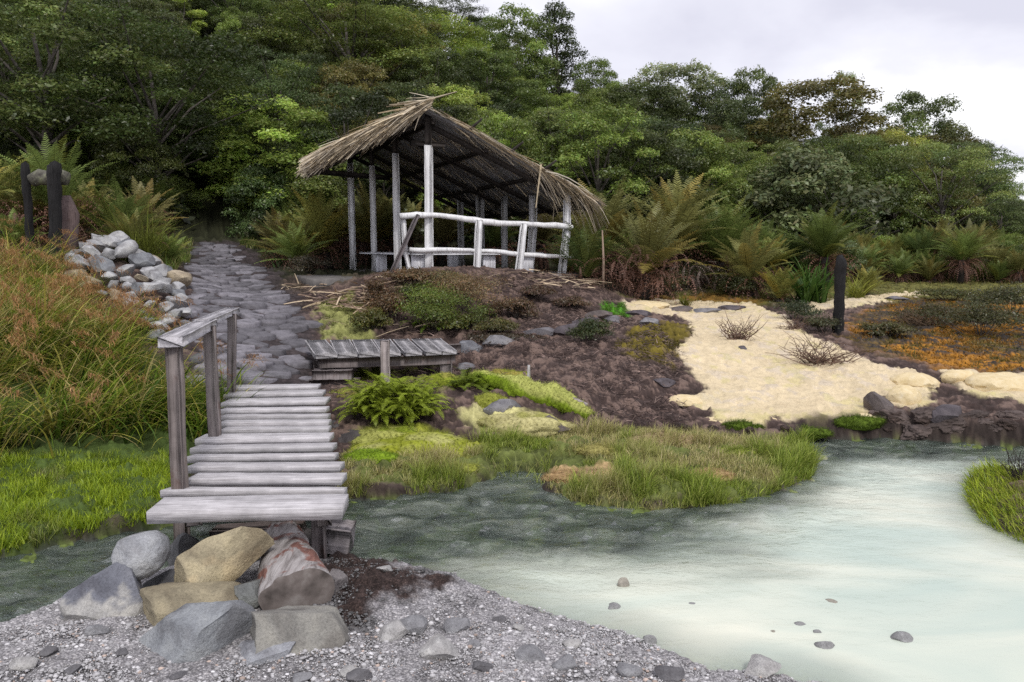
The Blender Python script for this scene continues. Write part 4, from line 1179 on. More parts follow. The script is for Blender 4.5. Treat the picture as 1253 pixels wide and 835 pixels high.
# ------------------------------------------------------------------ stone path
mb = MB(); rg = np.random.default_rng(21)
left_e = gline([(236,478),(240,440),(242,400),(236,360),(238,330),(244,299)])
right_e = gline([(388,470),(380,440),(365,400),(338,362),(312,330),(290,299)])
def edge(E, k): return np.stack([np.interp(k, ke_, E[:, j]) for j in range(2)], -1)
arcl = np.concatenate([[0], np.cumsum(np.linalg.norm(np.diff((left_e + right_e)[:, :2] / 2, axis=0), axis=1))]); ke_ = arcl / arcl[-1]
tot = arcl[-1]
AX, AY = .42, .27            # typical stone size across and along the path
seeds = []
for r_ in range(-1, int(tot / AY) + 2):
    for c_ in range(-4, 5):
        seeds.append(((c_ + .5 * (r_ % 2) + rg.uniform(-.36, .36)) * AX, (r_ + rg.uniform(-.38, .38)) * AY))
seeds = np.array(seeds)
ax2 = np.array([1 / AX, 1 / AY])
for k, p in enumerate(seeds):
    if p[1] < 0 or p[1] > tot: continue
    c0 = edge(left_e, p[1] / tot); c1 = edge(right_e, p[1] / tot); half = np.linalg.norm(c1 - c0) / 2
    if abs(p[0]) > half + rg.uniform(-.05, .22) or rg.random() < .05: continue
    poly = np.array([[-1.2, -1.2], [1.2, -1.2], [1.2, 1.2], [-1.2, 1.2]]) + p * ax2
    dd = ((seeds - p) * ax2); near_i = np.argsort((dd ** 2).sum(1))[1:14]
    for q_ in near_i:
        m_ = (seeds[q_] + p) / 2 * ax2; n_ = dd[q_]
        dv = (poly - m_) @ n_; newp = []
        for a in range(len(poly)):
            b = (a + 1) % len(poly)
            if dv[a] <= 0: newp.append(poly[a])
            if (dv[a] <= 0) != (dv[b] <= 0): newp.append(poly[a] + (poly[b] - poly[a]) * dv[a] / (dv[a] - dv[b]))
        poly = np.array(newp)
        if len(poly) < 3: break
    if len(poly) < 3: continue
    poly = poly / ax2
    # roughen the outline: extra points on each side
    fine = []
    for a in range(len(poly)):
        b = (a + 1) % len(poly); L_ = np.linalg.norm(poly[b] - poly[a]); m_ = max(1, int(L_ / .09))
        for j_ in range(m_):
            f_ = j_ / m_; fine.append(poly[a] * (1 - f_) + poly[b] * f_ + rg.normal(0, .012, 2))
    rel_ = (np.array(fine) - p) * rg.uniform(.86, .95)
    kk = np.clip(p[1] / tot, 0, 1); e0 = edge(left_e, kk); e1 = edge(right_e, kk); uv = (e1 - e0) / np.linalg.norm(e1 - e0); fv = np.array([-uv[1], uv[0]])
    C2 = (e0 + e1) / 2 + uv * p[0]
    R2 = C2 + rel_[:, :1] * uv + rel_[:, 1:] * fv; rw = R2 - C2; m_ = len(R2)
    zc = H(R2[:, 0], R2[:, 1]); h = rg.uniform(.004, .065); tilt = rg.normal(0, .06, 2)
    lv = []
    for sc_, hz in ((1.0, -.05), (.985, h * .6), (.91, h), (.5, h + .006)):
        lv.append(np.concatenate([C2 + rw * sc_, (zc.mean() * .5 + zc * .5 + hz + (rw * sc_ @ tilt))[:, None]], 1))
    V = np.concatenate(lv + [np.array([[*C2, zc.mean() + h + .004]])])
    q = np.concatenate([np.stack([k_ * m_ + np.arange(m_), k_ * m_ + (np.arange(m_) + 1) % m_, (k_ + 1) * m_ + (np.arange(m_) + 1) % m_, (k_ + 1) * m_ + np.arange(m_)], 1) for k_ in range(3)])
    tr = np.stack([3 * m_ + np.arange(m_), 3 * m_ + (np.arange(m_) + 1) % m_, np.full(m_, 4 * m_)], 1)
    mb.add(V, [q, tr], np.array([.175, .165, .185]) * rg.uniform(.6, 1.3))
t = NT('path_stone'); v = t.coord('Object'); f_ = t.noise(v, 7, 8, .65); g_ = t.noise(v, 60, 4, .7)
c = t.mulc(t.attr(), t.rampv(f_, [(.3, .5), (.52, 1.0), (.75, 1.25)])); c = t.mulc(c, t.rampv(g_, [(.3, .75), (.7, 1.15)]))
M_PATH = t.done(t.pbsdf(c, .7, t.bump(f_, .6, .02), .4))
tag(mb.build('path', M_PATH), kind='structure')
# ------------------------------------------------------------------ grass
def blades(mb, P, L, W, az, lean, curve, col, seg=4):
    """tapering blades: root P, length L, azimuth az, start lean (radians from upright), extra bend curve"""
    n = len(P); ts = np.linspace(0, 1, seg + 1)
    V = np.zeros((n, seg + 1, 2, 3)); c_ = P.copy().astype(float)
    da = np.stack([np.cos(az), np.sin(az)], 1); W = W * np.exp(rng.normal(0, .35, n)); sd = np.stack([-np.sin(az), np.cos(az), np.zeros(n)], 1)
    tw = rng.uniform(-.8, .8, n)[:, None]
    sd = sd + np.concatenate([da, np.zeros((n, 1))], 1) * tw; sd /= np.linalg.norm(sd, axis=1)[:, None]
    cc = np.zeros((n, seg + 1, 2, 3))
    for k, t_ in enumerate(ts):
        if k:
            th = lean + curve * (t_ - .5 / seg)
            st = (L / seg)[:, None]
            c_ = c_ + np.concatenate([da * np.sin(th)[:, None], np.cos(th)[:, None]], 1) * st
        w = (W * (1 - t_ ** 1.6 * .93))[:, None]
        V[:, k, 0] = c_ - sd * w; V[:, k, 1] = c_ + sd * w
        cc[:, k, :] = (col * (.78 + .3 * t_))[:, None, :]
    i = (np.arange(n)[:, None] * (seg + 1) * 2 + np.arange(seg)[None] * 2).ravel()
    mb.add(V.reshape(-1, 3), np.stack([i, i + 1, i + 3, i + 2], 1), cc.reshape(-1, 3))
    return c_
def in_poly(poly, n, pad=0.0):
    lo, hi = poly[:, :2].min(0) - pad, poly[:, :2].max(0) + pad
    out = np.zeros((0, 2))
    while len(out) < n:
        q = rng.uniform(lo, hi, (n * 2, 2)); q = q[sdist(poly, q[:, 0], q[:, 1]) > -pad]; out = np.concatenate([out, q])
    return out[:n]
def pick(n, cols, p):
    k = rng.choice(len(cols), n, p=p); return np.array(cols)[k] * np.exp(rng.normal(0, .22, n))[:, None]
def on(q, dz=0.0): return np.concatenate([q, (H(q[:, 0], q[:, 1]) + dz)[:, None]], 1)
rng = np.random.default_rng(31)

# tall sedge on the left bank
TALL = gpoly([(-260,560),(0,545),(60,548),(130,552),(205,545),(226,560),(262,540),(264,490),(240,455),(205,440),(160,405),(110,375),(70,345),(0,325),(-260,330)])
mb = MB(); hb_ = MB()
cent = in_poly(TALL, 150, .05)
cent = cent[(np.abs(cent[:, 0]) < cent[:, 1] * .80)]
heads = []
for cx_, cy_ in cent:
    fr = np.hypot(cx_, cy_); n = int(135 if fr < 9 else 85)
    q = np.array([cx_, cy_]) + rng.normal(0, .17, (n, 2))
    px, py, _ = topx([cx_, cy_, H(cx_, cy_)])
    dryness = np.clip(.50 + .6 * n2(np.array([cx_]), np.array([cy_]), .9, 71, 2)[0] + (.25 if px < 90 else 0), .05, .8)
    if px > 195: dryness = .06
    n_g = n
    cg = pick(n, [(.13, .21, .024), (.22, .285, .034), (.42, .38, .08), (.58, .48, .20), (.06, .11, .018)], [.36 * (1 - dryness) + .05, .27, .30 * dryness + .05, .30 * dryness, 1 - (.36 * (1 - dryness) + .05) - .27 - (.30 * dryness + .05) - .30 * dryness])
    hsc = .62 if px > 195 else 1.0
    az = rng.uniform(0, 2 * np.pi, n)
    wind = rng.random(n) < .55; az = np.where(wind, rng.normal(.25, .6, n), az)          # leans to the right
    L = rng.uniform(.55, 1.15, n) * hsc * (.85 if py > 520 else 1) * (.6 if py < 440 and px > 55 else 1)
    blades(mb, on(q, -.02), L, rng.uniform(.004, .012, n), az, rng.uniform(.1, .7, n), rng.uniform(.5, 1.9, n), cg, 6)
    if px < 215 and rng.random() < .85:
        m_ = rng.integers(1, 6)
        q = np.array([cx_, cy_]) + rng.normal(0, .15, (m_, 2)); az = rng.normal(.3, .9, m_)
        tip = blades(mb, on(q), rng.uniform(.7, 1.1, m_) * (.62 if py < 440 and px > 55 else 1), np.full(m_, .0028), az, rng.uniform(.1, .45, m_), rng.uniform(.5, 1.2, m_), pick(m_, [(.33, .25, .10)], [1]), 6)
        for t_, a_ in zip(tip, az): heads.append((t_, a_))
tg = tag(mb.build('tall_grass', M_GRASS), kind='stuff')
hm = MB()
for tp, a_ in heads:
    n = 90
    k = rng.random(n)[:, None]
    ax_ = np.array([np.cos(a_), np.sin(a_), -.35]); base = tp + ax_ * (k - .35) * .22 + rng.normal(0, .018, (n, 3))
    D = ax_[None] + rng.normal(0, .75, (n, 3))
    az = np.arctan2(D[:, 1], D[:, 0]); ln = np.arccos(np.clip(D[:, 2] / np.linalg.norm(D, axis=1), -1, 1))
    blades(hm, base, rng.uniform(.03, .085, n), rng.uniform(.0018, .0038, n), az, ln, rng.uniform(.2, .9, n), pick(n, [(.40, .21, .085), (.48, .30, .14), (.30, .14, .06)], [.5, .3, .2]), 2)
hm.build('seed_heads', M_GRASS, tg)

# short bright grass at the water's edge, left
SHORT = gpoly([(-260,690),(-60,690),(0,684),(60,666),(130,650),(200,642),(222,628),(228,575),(205,555),(130,560),(60,556),(0,552),(-260,560)])
mb = MB(); q = in_poly(SHORT, 42000); q = q[np.abs(q[:, 0]) < q[:, 1] * .76]
u = n2(q[:, 0], q[:, 1], 2.2, 72, 3); px, py, _ = topx(on(q)); n = len(q)
bright = sstep(-.5, .35, u + .6 * sstep(60, 130, px) - .5 * sstep(210, 240, px))[:, None]
cg = pick(n, [(.27, .37, .022), (.38, .47, .03), (.16, .24, .02)], [.5, .25, .25]) * bright + pick(n, [(.22, .25, .08), (.38, .34, .18), (.13, .17, .045)], [.45, .25, .3]) * (1 - bright)
L = rng.uniform(.045, .12, n) * (1 + .5 * np.clip(n2(q[:, 0], q[:, 1], 5, 73, 2), -.5, 1))
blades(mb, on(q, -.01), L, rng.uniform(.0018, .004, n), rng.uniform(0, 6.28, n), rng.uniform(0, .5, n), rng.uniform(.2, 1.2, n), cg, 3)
tag(mb.build('short_grass', M_GRASS), kind='stuff')

# grass island between stream and dark bank
mb = MB(); q = in_poly(ISLAND, 78000, .06)
u = n2(q[:, 0], q[:, 1], 3.0, 74, 4, .6); w_ = n2(q[:, 0], q[:, 1], 1.6, 75, 3)
px, py, _ = topx(on(q))
gap = (np.abs(px - 640) < 75) & (py > 560) & (py < 597)
hole = (sdist(TANMAT, q[:, 0], q[:, 1]) > 0) | (gap & (rng.random(len(q)) < .9)) | (sdist(MOSS1, q[:, 0], q[:, 1]) > .02) | (u < -.62)
q, u, w_, px, py = q[~hole], u[~hole], w_[~hole], px[~hole], py[~hole]; n = len(q)
green = sstep(-.25, .35, w_ + .25 * u + .5 * sstep(930, 970, px) + .35 * sstep(575, 610, py) - .1)[:, None]
cg = pick(n, [(.25, .32, .045), (.16, .23, .03), (.36, .40, .09)], [.45, .3, .25]) * green + pick(n, [(.44, .40, .17), (.35, .345, .11), (.54, .45, .25)], [.4, .4, .2]) * (1 - green)
L = rng.uniform(.035, .11, n) * (1 + 1.5 * sstep(.0, .6, u) + .3 * sstep(920, 960, px))
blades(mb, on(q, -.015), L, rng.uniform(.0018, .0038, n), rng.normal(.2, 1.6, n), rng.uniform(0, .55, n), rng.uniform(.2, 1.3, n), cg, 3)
tag(mb.build('island_grass', M_GRASS), kind='stuff')

# right bank tussock
mb = MB(); q = in_poly(RIGHTBANK, 26000, .03); d_ = sdist(RIGHTBANK, q[:, 0], q[:, 1]); q = q[(d_ < .62) | (rng.random(len(q)) < .25)]; d_ = sdist(RIGHTBANK, q[:, 0], q[:, 1]); n = len(q)
rimf = sstep(.55, .2, d_)[:, None]
cg = pick(n, [(.32, .40, .028), (.18, .27, .02), (.42, .45, .07)], [.5, .25, .25]) * rimf + pick(n, [(.14, .10, .04), (.20, .15, .07), (.10, .11, .03)], [.4, .3, .3]) * (1 - rimf)
blades(mb, on(q, -.01), rng.uniform(.07, .16, n), rng.uniform(.002, .004, n), rng.normal(2.6, .8, n), rng.uniform(.2, .7, n), rng.uniform(.3, 1.3, n), cg, 3)
tag(mb.build('bank_grass', M_GRASS), kind='stuff')

# grassy verge along the path and small tufts in the field
mb = MB()
for poly, m_, cols, hh_ in ((gpoly([(205,345),(232,322),(236,298),(215,296),(190,310)]), 5000, [(.12, .19, .03), (.20, .24, .06), (.28, .25, .10)], (.1, .35)), (gpoly([(292,300),(330,318),(400,312),(400,296),(300,293)]), 6000, [(.10, .17, .03), (.17, .21, .05), (.24, .22, .08)], (.08, .3)),
                           (MOSS3, 9000, [(.26, .27, .08), (.17, .21, .04), (.34, .31, .16)], (.02, .06)), (MOSS5, 3000, [(.10, .22, .02), (.13, .27, .025), (.06, .14, .012)], (.05, .12)), (FIELD, 15000, [(.15, .14, .035), (.10, .11, .03), (.22, .17, .05)], (.03, .09)), (MOSS1, 16000, [(.26, .33, .03), (.19, .27, .022), (.40, .40, .12)], (.012, .035)),
                           (OLIVE, 7000, [(.14, .11, .015), (.10, .08, .014), (.07, .07, .014)], (.02, .05))):
    q = in_poly(poly, m_); n = len(q)
    if poly is not MOSS1: q = q[n2(q[:, 0], q[:, 1], 3, 76, 3) > -.3]; n = len(q)
    big = 1 if poly is not FIELD else 2.2
    blades(mb, on(q, -.005), rng.uniform(*hh_, n) * big ** .5, rng.uniform(.0016, .0035, n) * (1.0 if hh_[1] < .15 else 2.5) * big, rng.uniform(0, 6.28, n), rng.uniform(0, .6, n), rng.uniform(.2, 1.2, n), pick(n, cols, [.4, .35, .25]), 3)
tag(mb.build('verge_grass', M_GRASS), kind='stuff')

# orange and green mats of low growth over the wet field
mb = MB(); q = in_poly(ORANGE, 36000); q = q[np.abs(q[:, 0]) < q[:, 1] * .78]; u = n2(q[:, 0], q[:, 1], 1.6, 77, 4, .55); k = rng.random(len(q)); q = q[(u > -.35)]; u = u[u > -.35]; n = len(q)
og_ = sstep(-.1, .3, u)[:, None]
cg = pick(n, [(.36, .17, .02), (.28, .13, .02), (.22, .13, .03)], [.4, .35, .25]) * og_ + pick(n, [(.13, .12, .03), (.17, .15, .04), (.08, .08, .025)], [.4, .3, .3]) * (1 - og_)
blades(mb, on(q, -.005), rng.uniform(.02, .07, n), rng.uniform(.004, .009, n), rng.uniform(0, 6.28, n), rng.uniform(.1, .9, n), rng.uniform(.2, 1.2, n), cg, 2)
tag(mb.build('mat_vegetation', M_GRASS), kind='stuff')

# dry litter on the dark soil: twigs, needles, dead fronds
mb = MB()
SOIL = gpoly([(395,490),(420,455),(470,410),(440,360),(480,342),(600,340),(740,352),(760,385),(800,400),(840,440),(830,480),(850,520),(760,525),(690,500),(620,470),(560,470)])
q = in_poly(SOIL, 26000); q = q[n2(q[:, 0], q[:, 1], 1.8, 78, 3) + rng.normal(0, .25, len(q)) > -.15]; n = len(q)
nA_ = n2(q[:, 0], q[:, 1], 4.5, 79, 3)[:, None]
P = on(q, .035); P[:, 2] += rng.uniform(-.01, .03, n)
D = rng.normal(0, 1, (n, 3)); D[:, 2] *= .35
cg = pick(n, [(.085, .06, .055), (.16, .11, .095), (.25, .18, .155), (.045, .035, .033)], [.35, .3, .13, .22]) * (1 + .4 * nA_)
strips(mb, P, D, rng.uniform(.03, .13, n), rng.uniform(.002, .006, n), rng.normal(0, 1, (n, 3)) + [0, 0, 1], .1, cg, 2)
# straw and dead fronds fallen round the shelter
for poly, m_ in ((gpoly([(395,362),(455,352),(475,366),(440,392),(400,378)]), 130), (gpoly([(600,344),(720,346),(730,358),(610,356)]), 150), (gpoly([(455,345),(540,342),(545,362),(470,370)]), 90), (gpoly([(480,400),(545,402),(545,418),(500,416)]), 12), (gpoly([(330,350),(390,350),(400,400),(378,400)]), 60)):
    q = in_poly(poly, m_); P = on(q, .06); P[:, 2] += rng.uniform(0, .05, m_); D = rng.normal(0, 1, (m_, 3)) + [.5, 0, 0]; D[:, 2] *= .12
    strips(mb, P, D, rng.uniform(.15, .75, m_), rng.uniform(.008, .022, m_), np.tile([0., 0, 1], (m_, 1)) + rng.normal(0, .4, (m_, 3)), .08, pick(m_, [(.48, .38, .26), (.34, .25, .17), (.22, .15, .11)], [.4, .35, .25]), 3)
tag(mb.build('litter', M_STRAW), kind='stuff')

# ------------------------------------------------------------------ leafy building blocks
def leaf_cloud(mb, C, r, n, size, flat=.75, up=.5, bright=(.7, 1.25), hue=.12, shell=.55, aspect=.5):
    d = rng.normal(size=(n, 3)); d /= np.linalg.norm(d, axis=1)[:, None]
    d[:, 2] = np.where(d[:, 2] < -.35, -d[:, 2] * .6, d[:, 2])
    rad = (shell + (1 - shell) * rng.random(n)) * r * (1 + .25 * vnoise(d * 2.2 + C[None] * 3.1, 7))
    P = C[None] + d * rad[:, None] * [1, 1, flat]
    nr = d * (1 - up) + np.array([0, 0, up]) + rng.normal(0, .45, (n, 3)); nr /= np.linalg.norm(nr, axis=1)[:, None]
    a = np.cross(nr, rng.normal(size=(n, 3))); a /= np.linalg.norm(a, axis=1)[:, None]; b = np.cross(nr, a)
    s = (size * np.exp(rng.normal(0, .25, n)))[:, None]
    V = np.stack([P - a * s, P + b * s * aspect + nr * s * .15, P + a * s, P - b * s * aspect + nr * s * .15], 1)
    c = rng.uniform(*bright, n)[:, None] * (1 + hue * rng.normal(0, 1, (n, 3)) * [.8, .4, .6])
    i = np.arange(n)[:, None] * 4 + np.arange(4)
    mb.add(V.reshape(-1, 3), i, np.repeat(np.clip(c, .2, 2.2), 4, 0))
M_BARK = NT('bark'); v = M_BARK.coord('Object'); f_ = M_BARK.noise(v, 6, 6, .65); c = M_BARK.rampv(f_, [(.3, (.035, .028, .024)), (.55, (.095, .083, .072)), (.75, (.21, .195, .175))]); M_BARK = M_BARK.done(M_BARK.pbsdf(c, .9))
def tree_proto(seed, hgt, wid, nclump, leaves, lsize, flat, base, up=.5, crown_shape='round', lean=.2, cr=(.20, .32), trunk_r=.11):
    """a unit tree, hgt tall and wid across: (trunk mesh, crown mesh)"""
    global rng
    keep = rng; rng = np.random.default_rng(seed)
    tm, cm = MB(), MB()
    C = []
    for k in range(nclump):
        f = (k + .5) / nclump
        az = k * 2.399 + rng.uniform(-.4, .4); z = base + (1 - base) * f
        if crown_shape == 'round': rad = np.sin(np.pi * np.clip(.12 + .8 * f, 0, 1)) ** .7
        elif crown_shape == 'umbrella': rad = .35 + .65 * np.sin(np.pi * np.clip(.25 + .6 * f, 0, 1)); 
        elif crown_shape == 'column': rad = (1 - f) ** .6 * .8 + .15
        elif crown_shape == 'bush': rad = np.cos(f * np.pi / 2 * .92) ** .6
        rr_ = rad * wid / 2 * rng.uniform(.45, .95) * (1 if k < nclump - 1 else .2)
        C.append(np.array([np.cos(az) * rr_ + lean * f, np.sin(az) * rr_, hgt * z * .93]))
    if base > .12 or crown_shape == 'umbrella':
        top = np.array([lean * .6, 0, hgt * .75]); tt = np.linspace(0, 1, 7)
        P = np.stack([top[0] * tt + .12 * np.sin(tt * 4 + seed), .10 * np.sin(tt * 5 + seed * 2), top[2] * tt], 1); P[0, 2] = -.4
        tm.tube(P, trunk_r * (1 - .7 * tt) * hgt / 6, 7)
        for c_ in C[::2]:
            k = min(max(c_[2] / hgt * .72, .15), .9); s_ = np.array([np.interp(k, tt, P[:, j]) for j in range(3)])
            m_ = (s_ + c_) / 2 + rng.normal(0, .12, 3) + [0, 0, .1]
            e2 = c_ + (c_ - m_) * rng.uniform(-.1, .5); tm.tube([s_, m_, e2], np.array([.045, .03, .008]) * hgt / 6, 5, None, False)
    else:
        for k in range(4):
            a = k * 1.7; tm.tube([[0, 0, -.3], [np.cos(a) * wid * .12, np.sin(a) * wid * .12, hgt * .35], C[(k * 3) % len(C)]], np.array([.06, .04, .012]) * hgt / 6, 5, None, False)
    for c_ in C:
        r_ = rng.uniform(*cr) * wid; b = rng.choice([.55, .8, 1.0, 1.25, 1.5], p=[.2, .25, .25, .2, .1])
        leaf_cloud(cm, c_, r_, max(30, int(leaves / nclump * (r_ / (np.mean(cr) * wid)) ** 2)), lsize, flat, up, (.62 * b, 1.22 * b), .10)
    rng = keep
    tr_ = tm.mesh('trunk'); tr_.materials.append(M_BARK)
    cr_ = cm.mesh('crown'); cr_.materials.append(M_LEAF)
    return tr_, cr_
PR = {
 'broad':  [tree_proto(s, 7, 6.0, 40, 26000, .052, .62, .34, .5, 'round', .5, (.08, .16)) for s in (1, 2, 3)],
 'layer':  [tree_proto(s, 7, 6.4, 38, 26000, .050, .5, .36, .6, 'umbrella', .7, (.10, .19)) for s in (4, 5, 6)],
 'dense':  [tree_proto(s, 6, 5.0, 44, 26000, .052, .75, .12, .4, 'round', .2, (.09, .17)) for s in (7, 8)],
 'bushy':  [tree_proto(s, 3, 3.6, 26, 14000, .040, .75, .05, .4, 'bush', .1, (.11, .2)) for s in (9, 10, 11)],
 'tall':   [tree_proto(s, 8, 3.0, 22, 13000, .055, .8, .25, .4, 'column', .3, (.17, .27)) for s in (12,)],
 'open':   [tree_proto(s, 7, 5.0, 17, 10000, .06, .6, .45, .5, 'round', .6, (.10, .17)) for s in (13, 14)],
 'big':    [tree_proto(s, 5, 5.0, 24, 11000, .10, .75, .10, .5, 'round', .2, (.14, .22)) for s in (15,)],
}
SIZE = {'broad': (7, 6.0), 'layer': (7, 6.4), 'dense': (6, 5.0), 'bushy': (3, 3.6), 'tall': (8, 3.0), 'open': (7, 5.0), 'big': (5, 5.0)}
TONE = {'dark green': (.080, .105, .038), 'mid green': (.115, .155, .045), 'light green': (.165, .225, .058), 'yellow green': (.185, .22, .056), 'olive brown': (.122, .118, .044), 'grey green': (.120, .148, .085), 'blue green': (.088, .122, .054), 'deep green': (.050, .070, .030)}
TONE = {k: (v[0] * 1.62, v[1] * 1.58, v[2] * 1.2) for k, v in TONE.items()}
def plant_tree(kind, p, h, w, tone, label, cat='tree', group=None, name='tree', rz=None):
    tm, cm = PR[kind][rng.integers(len(PR[kind]))]; H0, W0 = SIZE[kind]
    e_ = empty(name, p, rng.uniform(0, 6.28) if rz is None else rz, label, cat, group)
    e_.scale = (w / W0, w / W0, h / H0)
    for me, nm in ((tm, 'trunk' if cat == 'tree' else 'stems'), (cm, 'crown' if cat == 'tree' else 'foliage')):
        o = bpy.data.objects.new(nm, me); COL.objects.link(o); o.parent = e_
        if nm in ('crown', 'foliage'):
            o.color = (*(np.array(TONE[tone]) * np.exp(rng.normal(0, .24)) * np.exp(rng.normal(0, .035, 3))), 1)
    return e_
# (kind, px centre, py top, py base, distance, px width, tone, label)
HERO = [
 ('bushy',212,215,300,25.5,75,'mid green','bush at the left jamb of the dark opening where the path goes in'),
 ('bushy',325,205,300,25.5,90,'blue green','bush at the right jamb of the dark opening where the path goes in'),
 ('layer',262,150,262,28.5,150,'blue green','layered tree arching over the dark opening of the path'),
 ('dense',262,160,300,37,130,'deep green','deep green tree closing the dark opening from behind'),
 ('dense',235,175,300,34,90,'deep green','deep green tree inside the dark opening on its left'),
 ('tall',683,2,95,52,62,'deep green','tallest dark tree leaning on the skyline at the notch beside the sky'),
 ('dense',638,8,110,50,95,'mid green','round green tree on the skyline left of the tallest dark one'),
 ('broad',735,70,170,48,80,'mid green','green tree on the skyline just right of the notch'),
 ('dense',815,78,200,46,130,'grey green','wide grey green tree on the skyline above the shelter roof end'),
 ('broad',780,105,230,44,120,'dark green','dark tree below the wide grey green one'),
 ('dense',880,95,200,47,80,'blue green','bluish tree on the skyline between two wide crowns'),
 ('dense',925,82,200,46,85,'dark green','rounded dark tree on the skyline left of the thin see-through treetop'),
 ('dense',985,98,245,40,165,'olive brown','big olive brown tree in the middle of the right hill'),
 ('open',1020,84,190,45,45,'grey green','thin see-through treetop poking above the olive brown tree'),
 ('broad',1045,150,265,38,70,'olive brown','narrow olive tree right of the big olive brown one'),
 ('dense',1105,110,230,43,110,'dark green','dark rounded tree on the skyline of the right hill'),
 ('broad',1095,160,280,36,95,'yellow green','yellowish olive tree below the dark rounded one'),
 ('dense',1150,150,265,42,90,'dark green','dark tree on the falling skyline of the right hill'),
 ('dense',1185,172,275,41,60,'grey green','rounded grey green tree last but one on the falling skyline'),
 ('bushy',1205,205,285,38,60,'dark green','dark bushy tree at the right foot of the hill'),
 ('bushy',1150,210,285,34,110,'olive brown','olive bush before the right foot of the hill'),
 ('big',985,188,290,30,150,'grey green','large leaved grey green shrub in front of the olive brown tree'),
 ('bushy',1085,205,290,32,100,'mid green','mid green bush right of the large leaved shrub'),
 ('layer',790,160,255,33,170,'dark green','dark layered tree just right of the shelter roof'),
 ('layer',880,165,265,34,120,'mid green','layered green tree between the shelter and the large leaved shrub'),
 ('dense',700,150,235,34,90,'yellow green','bright yellow green tree behind the right slope of the shelter roof'),
 ('dense',895,120,240,42,110,'blue green','bluish tree in the middle of the right hill left of the olive brown one'),
 ('bushy',1225,245,285,60,70,'light green','pale green bush far off at the right edge'),
 ('layer',1250,226,280,75,60,'mid green','far flat topped tree at the right edge of the photo'),
 ('dense',350,120,260,27,190,'light green','feathery light green tree left of the shelter above the path'),
 ('dense',290,190,290,29,120,'blue green','bluish feathery tree overhanging the dark opening of the path'),
 ('broad',60,-30,185,24,260,'dark green','dark spreading tree at the upper left behind the tall ferns'),
 ('layer',185,30,250,25,230,'dark green','dark layered tree behind the charred posts'),
 ('layer',440,-10,140,40,180,'mid green','umbrella crowned green tree above the shelter'),
 ('layer',520,15,130,46,150,'light green','lighter umbrella crowned tree above the roof peak'),
 ('broad',275,90,250,30,150,'mid green','rounded green tree above the dark opening of the path'),
 ('dense',170,150,285,24,110,'dark green','dark bushy tree left of the dark opening of the path'),
 ('bushy',395,215,295,25,120,'mid green','green bush behind the left posts of the shelter'),
 ('broad',600,60,190,42,130,'dark green','dark tree behind the roof peak of the shelter'),
]
used = []
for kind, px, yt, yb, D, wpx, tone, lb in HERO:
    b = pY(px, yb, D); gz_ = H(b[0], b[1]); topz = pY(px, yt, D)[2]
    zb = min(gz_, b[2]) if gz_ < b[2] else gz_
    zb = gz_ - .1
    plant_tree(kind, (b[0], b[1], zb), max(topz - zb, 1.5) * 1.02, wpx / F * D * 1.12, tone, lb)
    used.append((b[0], b[1], wpx / F * D * .35))
# the rest of the forest on the slope
zones = [(-60, 'on the left hillside above the path'), (1, 'on the steep hillside above the shelter'), (9, 'on the slope right of the shelter'), (60, 'on the low right hill')]
cnt = 0; tries = 0; pts = [(a, b) for a, b, _ in used]
while cnt < 258 and tries < 40000:
    tries += 1
    Y = 23 + 42 * rng.random() ** .85; X = rng.uniform(-.72, .68) * Y
    if Y < np.interp(X, [-30, -8, -3, 3, 8, 30], [22, 26, 29, 27, 29, 34]): continue
    u_ = X / Y
    if abs(X + .385 * Y) < 1.6 and Y < 32: continue          # the path runs on under the trees
    dmin = 1.55 + .018 * Y
    if any((X - a) ** 2 + (Y - b) ** 2 < dmin ** 2 for a, b in pts): continue
    g = H(X, Y); px, pyb, _ = topx([X, Y, g])
    kind = rng.choice(['broad', 'layer', 'dense', 'open', 'bushy'], p=[.32, .28, .24, .04, .12])
    h = rng.uniform(3.3, 5.7) if kind != 'bushy' else rng.uniform(2.2, 3.4); w = h * rng.uniform(.75, 1.0) if kind != 'bushy' else h * 1.25
    # keep the skyline of the photograph
    lim = np.interp(px, [-100, 560, 600, 655, 700, 718, 760, 800, 960, 1090, 1150, 1200, 1216, 1300], [-400, -400, 2, 14, 50, 75, 95, 84, 92, 118, 158, 190, 236, 240])
    zt = pY(px, lim + 4, Y)[2]
    if g + h > zt: h = zt - g
    if h < 2.0: continue
    w = min(w, h * 1.1)
    if pyb - (h / Y * F) > 420 or pyb < -5: continue
    r = rng.random(); nz_ = n2(np.array([X]), np.array([Y]), .12, 81, 2)[0]
    tone = 'dark green' if r < .34 else 'mid green' if r < .60 else 'light green' if r < .70 else 'blue green' if r < .82 else 'olive brown' if r < .90 else 'deep green'
    if 5 < X < 22 and rng.random() < .14: tone = 'olive brown'
    zn = next(z for lim_, z in zones if X < lim_)
    kn = {'broad': 'spreading', 'layer': 'flat topped', 'dense': 'rounded', 'open': 'thin crowned', 'bushy': 'low bushy'}[kind]
    plant_tree(kind, (X, Y, g - .1), h, w, tone, f'{kn} {tone} tree among others {zn}', 'tree', f'{kn} {tone} trees {zn}')
    pts.append((X, Y)); cnt += 1
print('trees', cnt, tries)

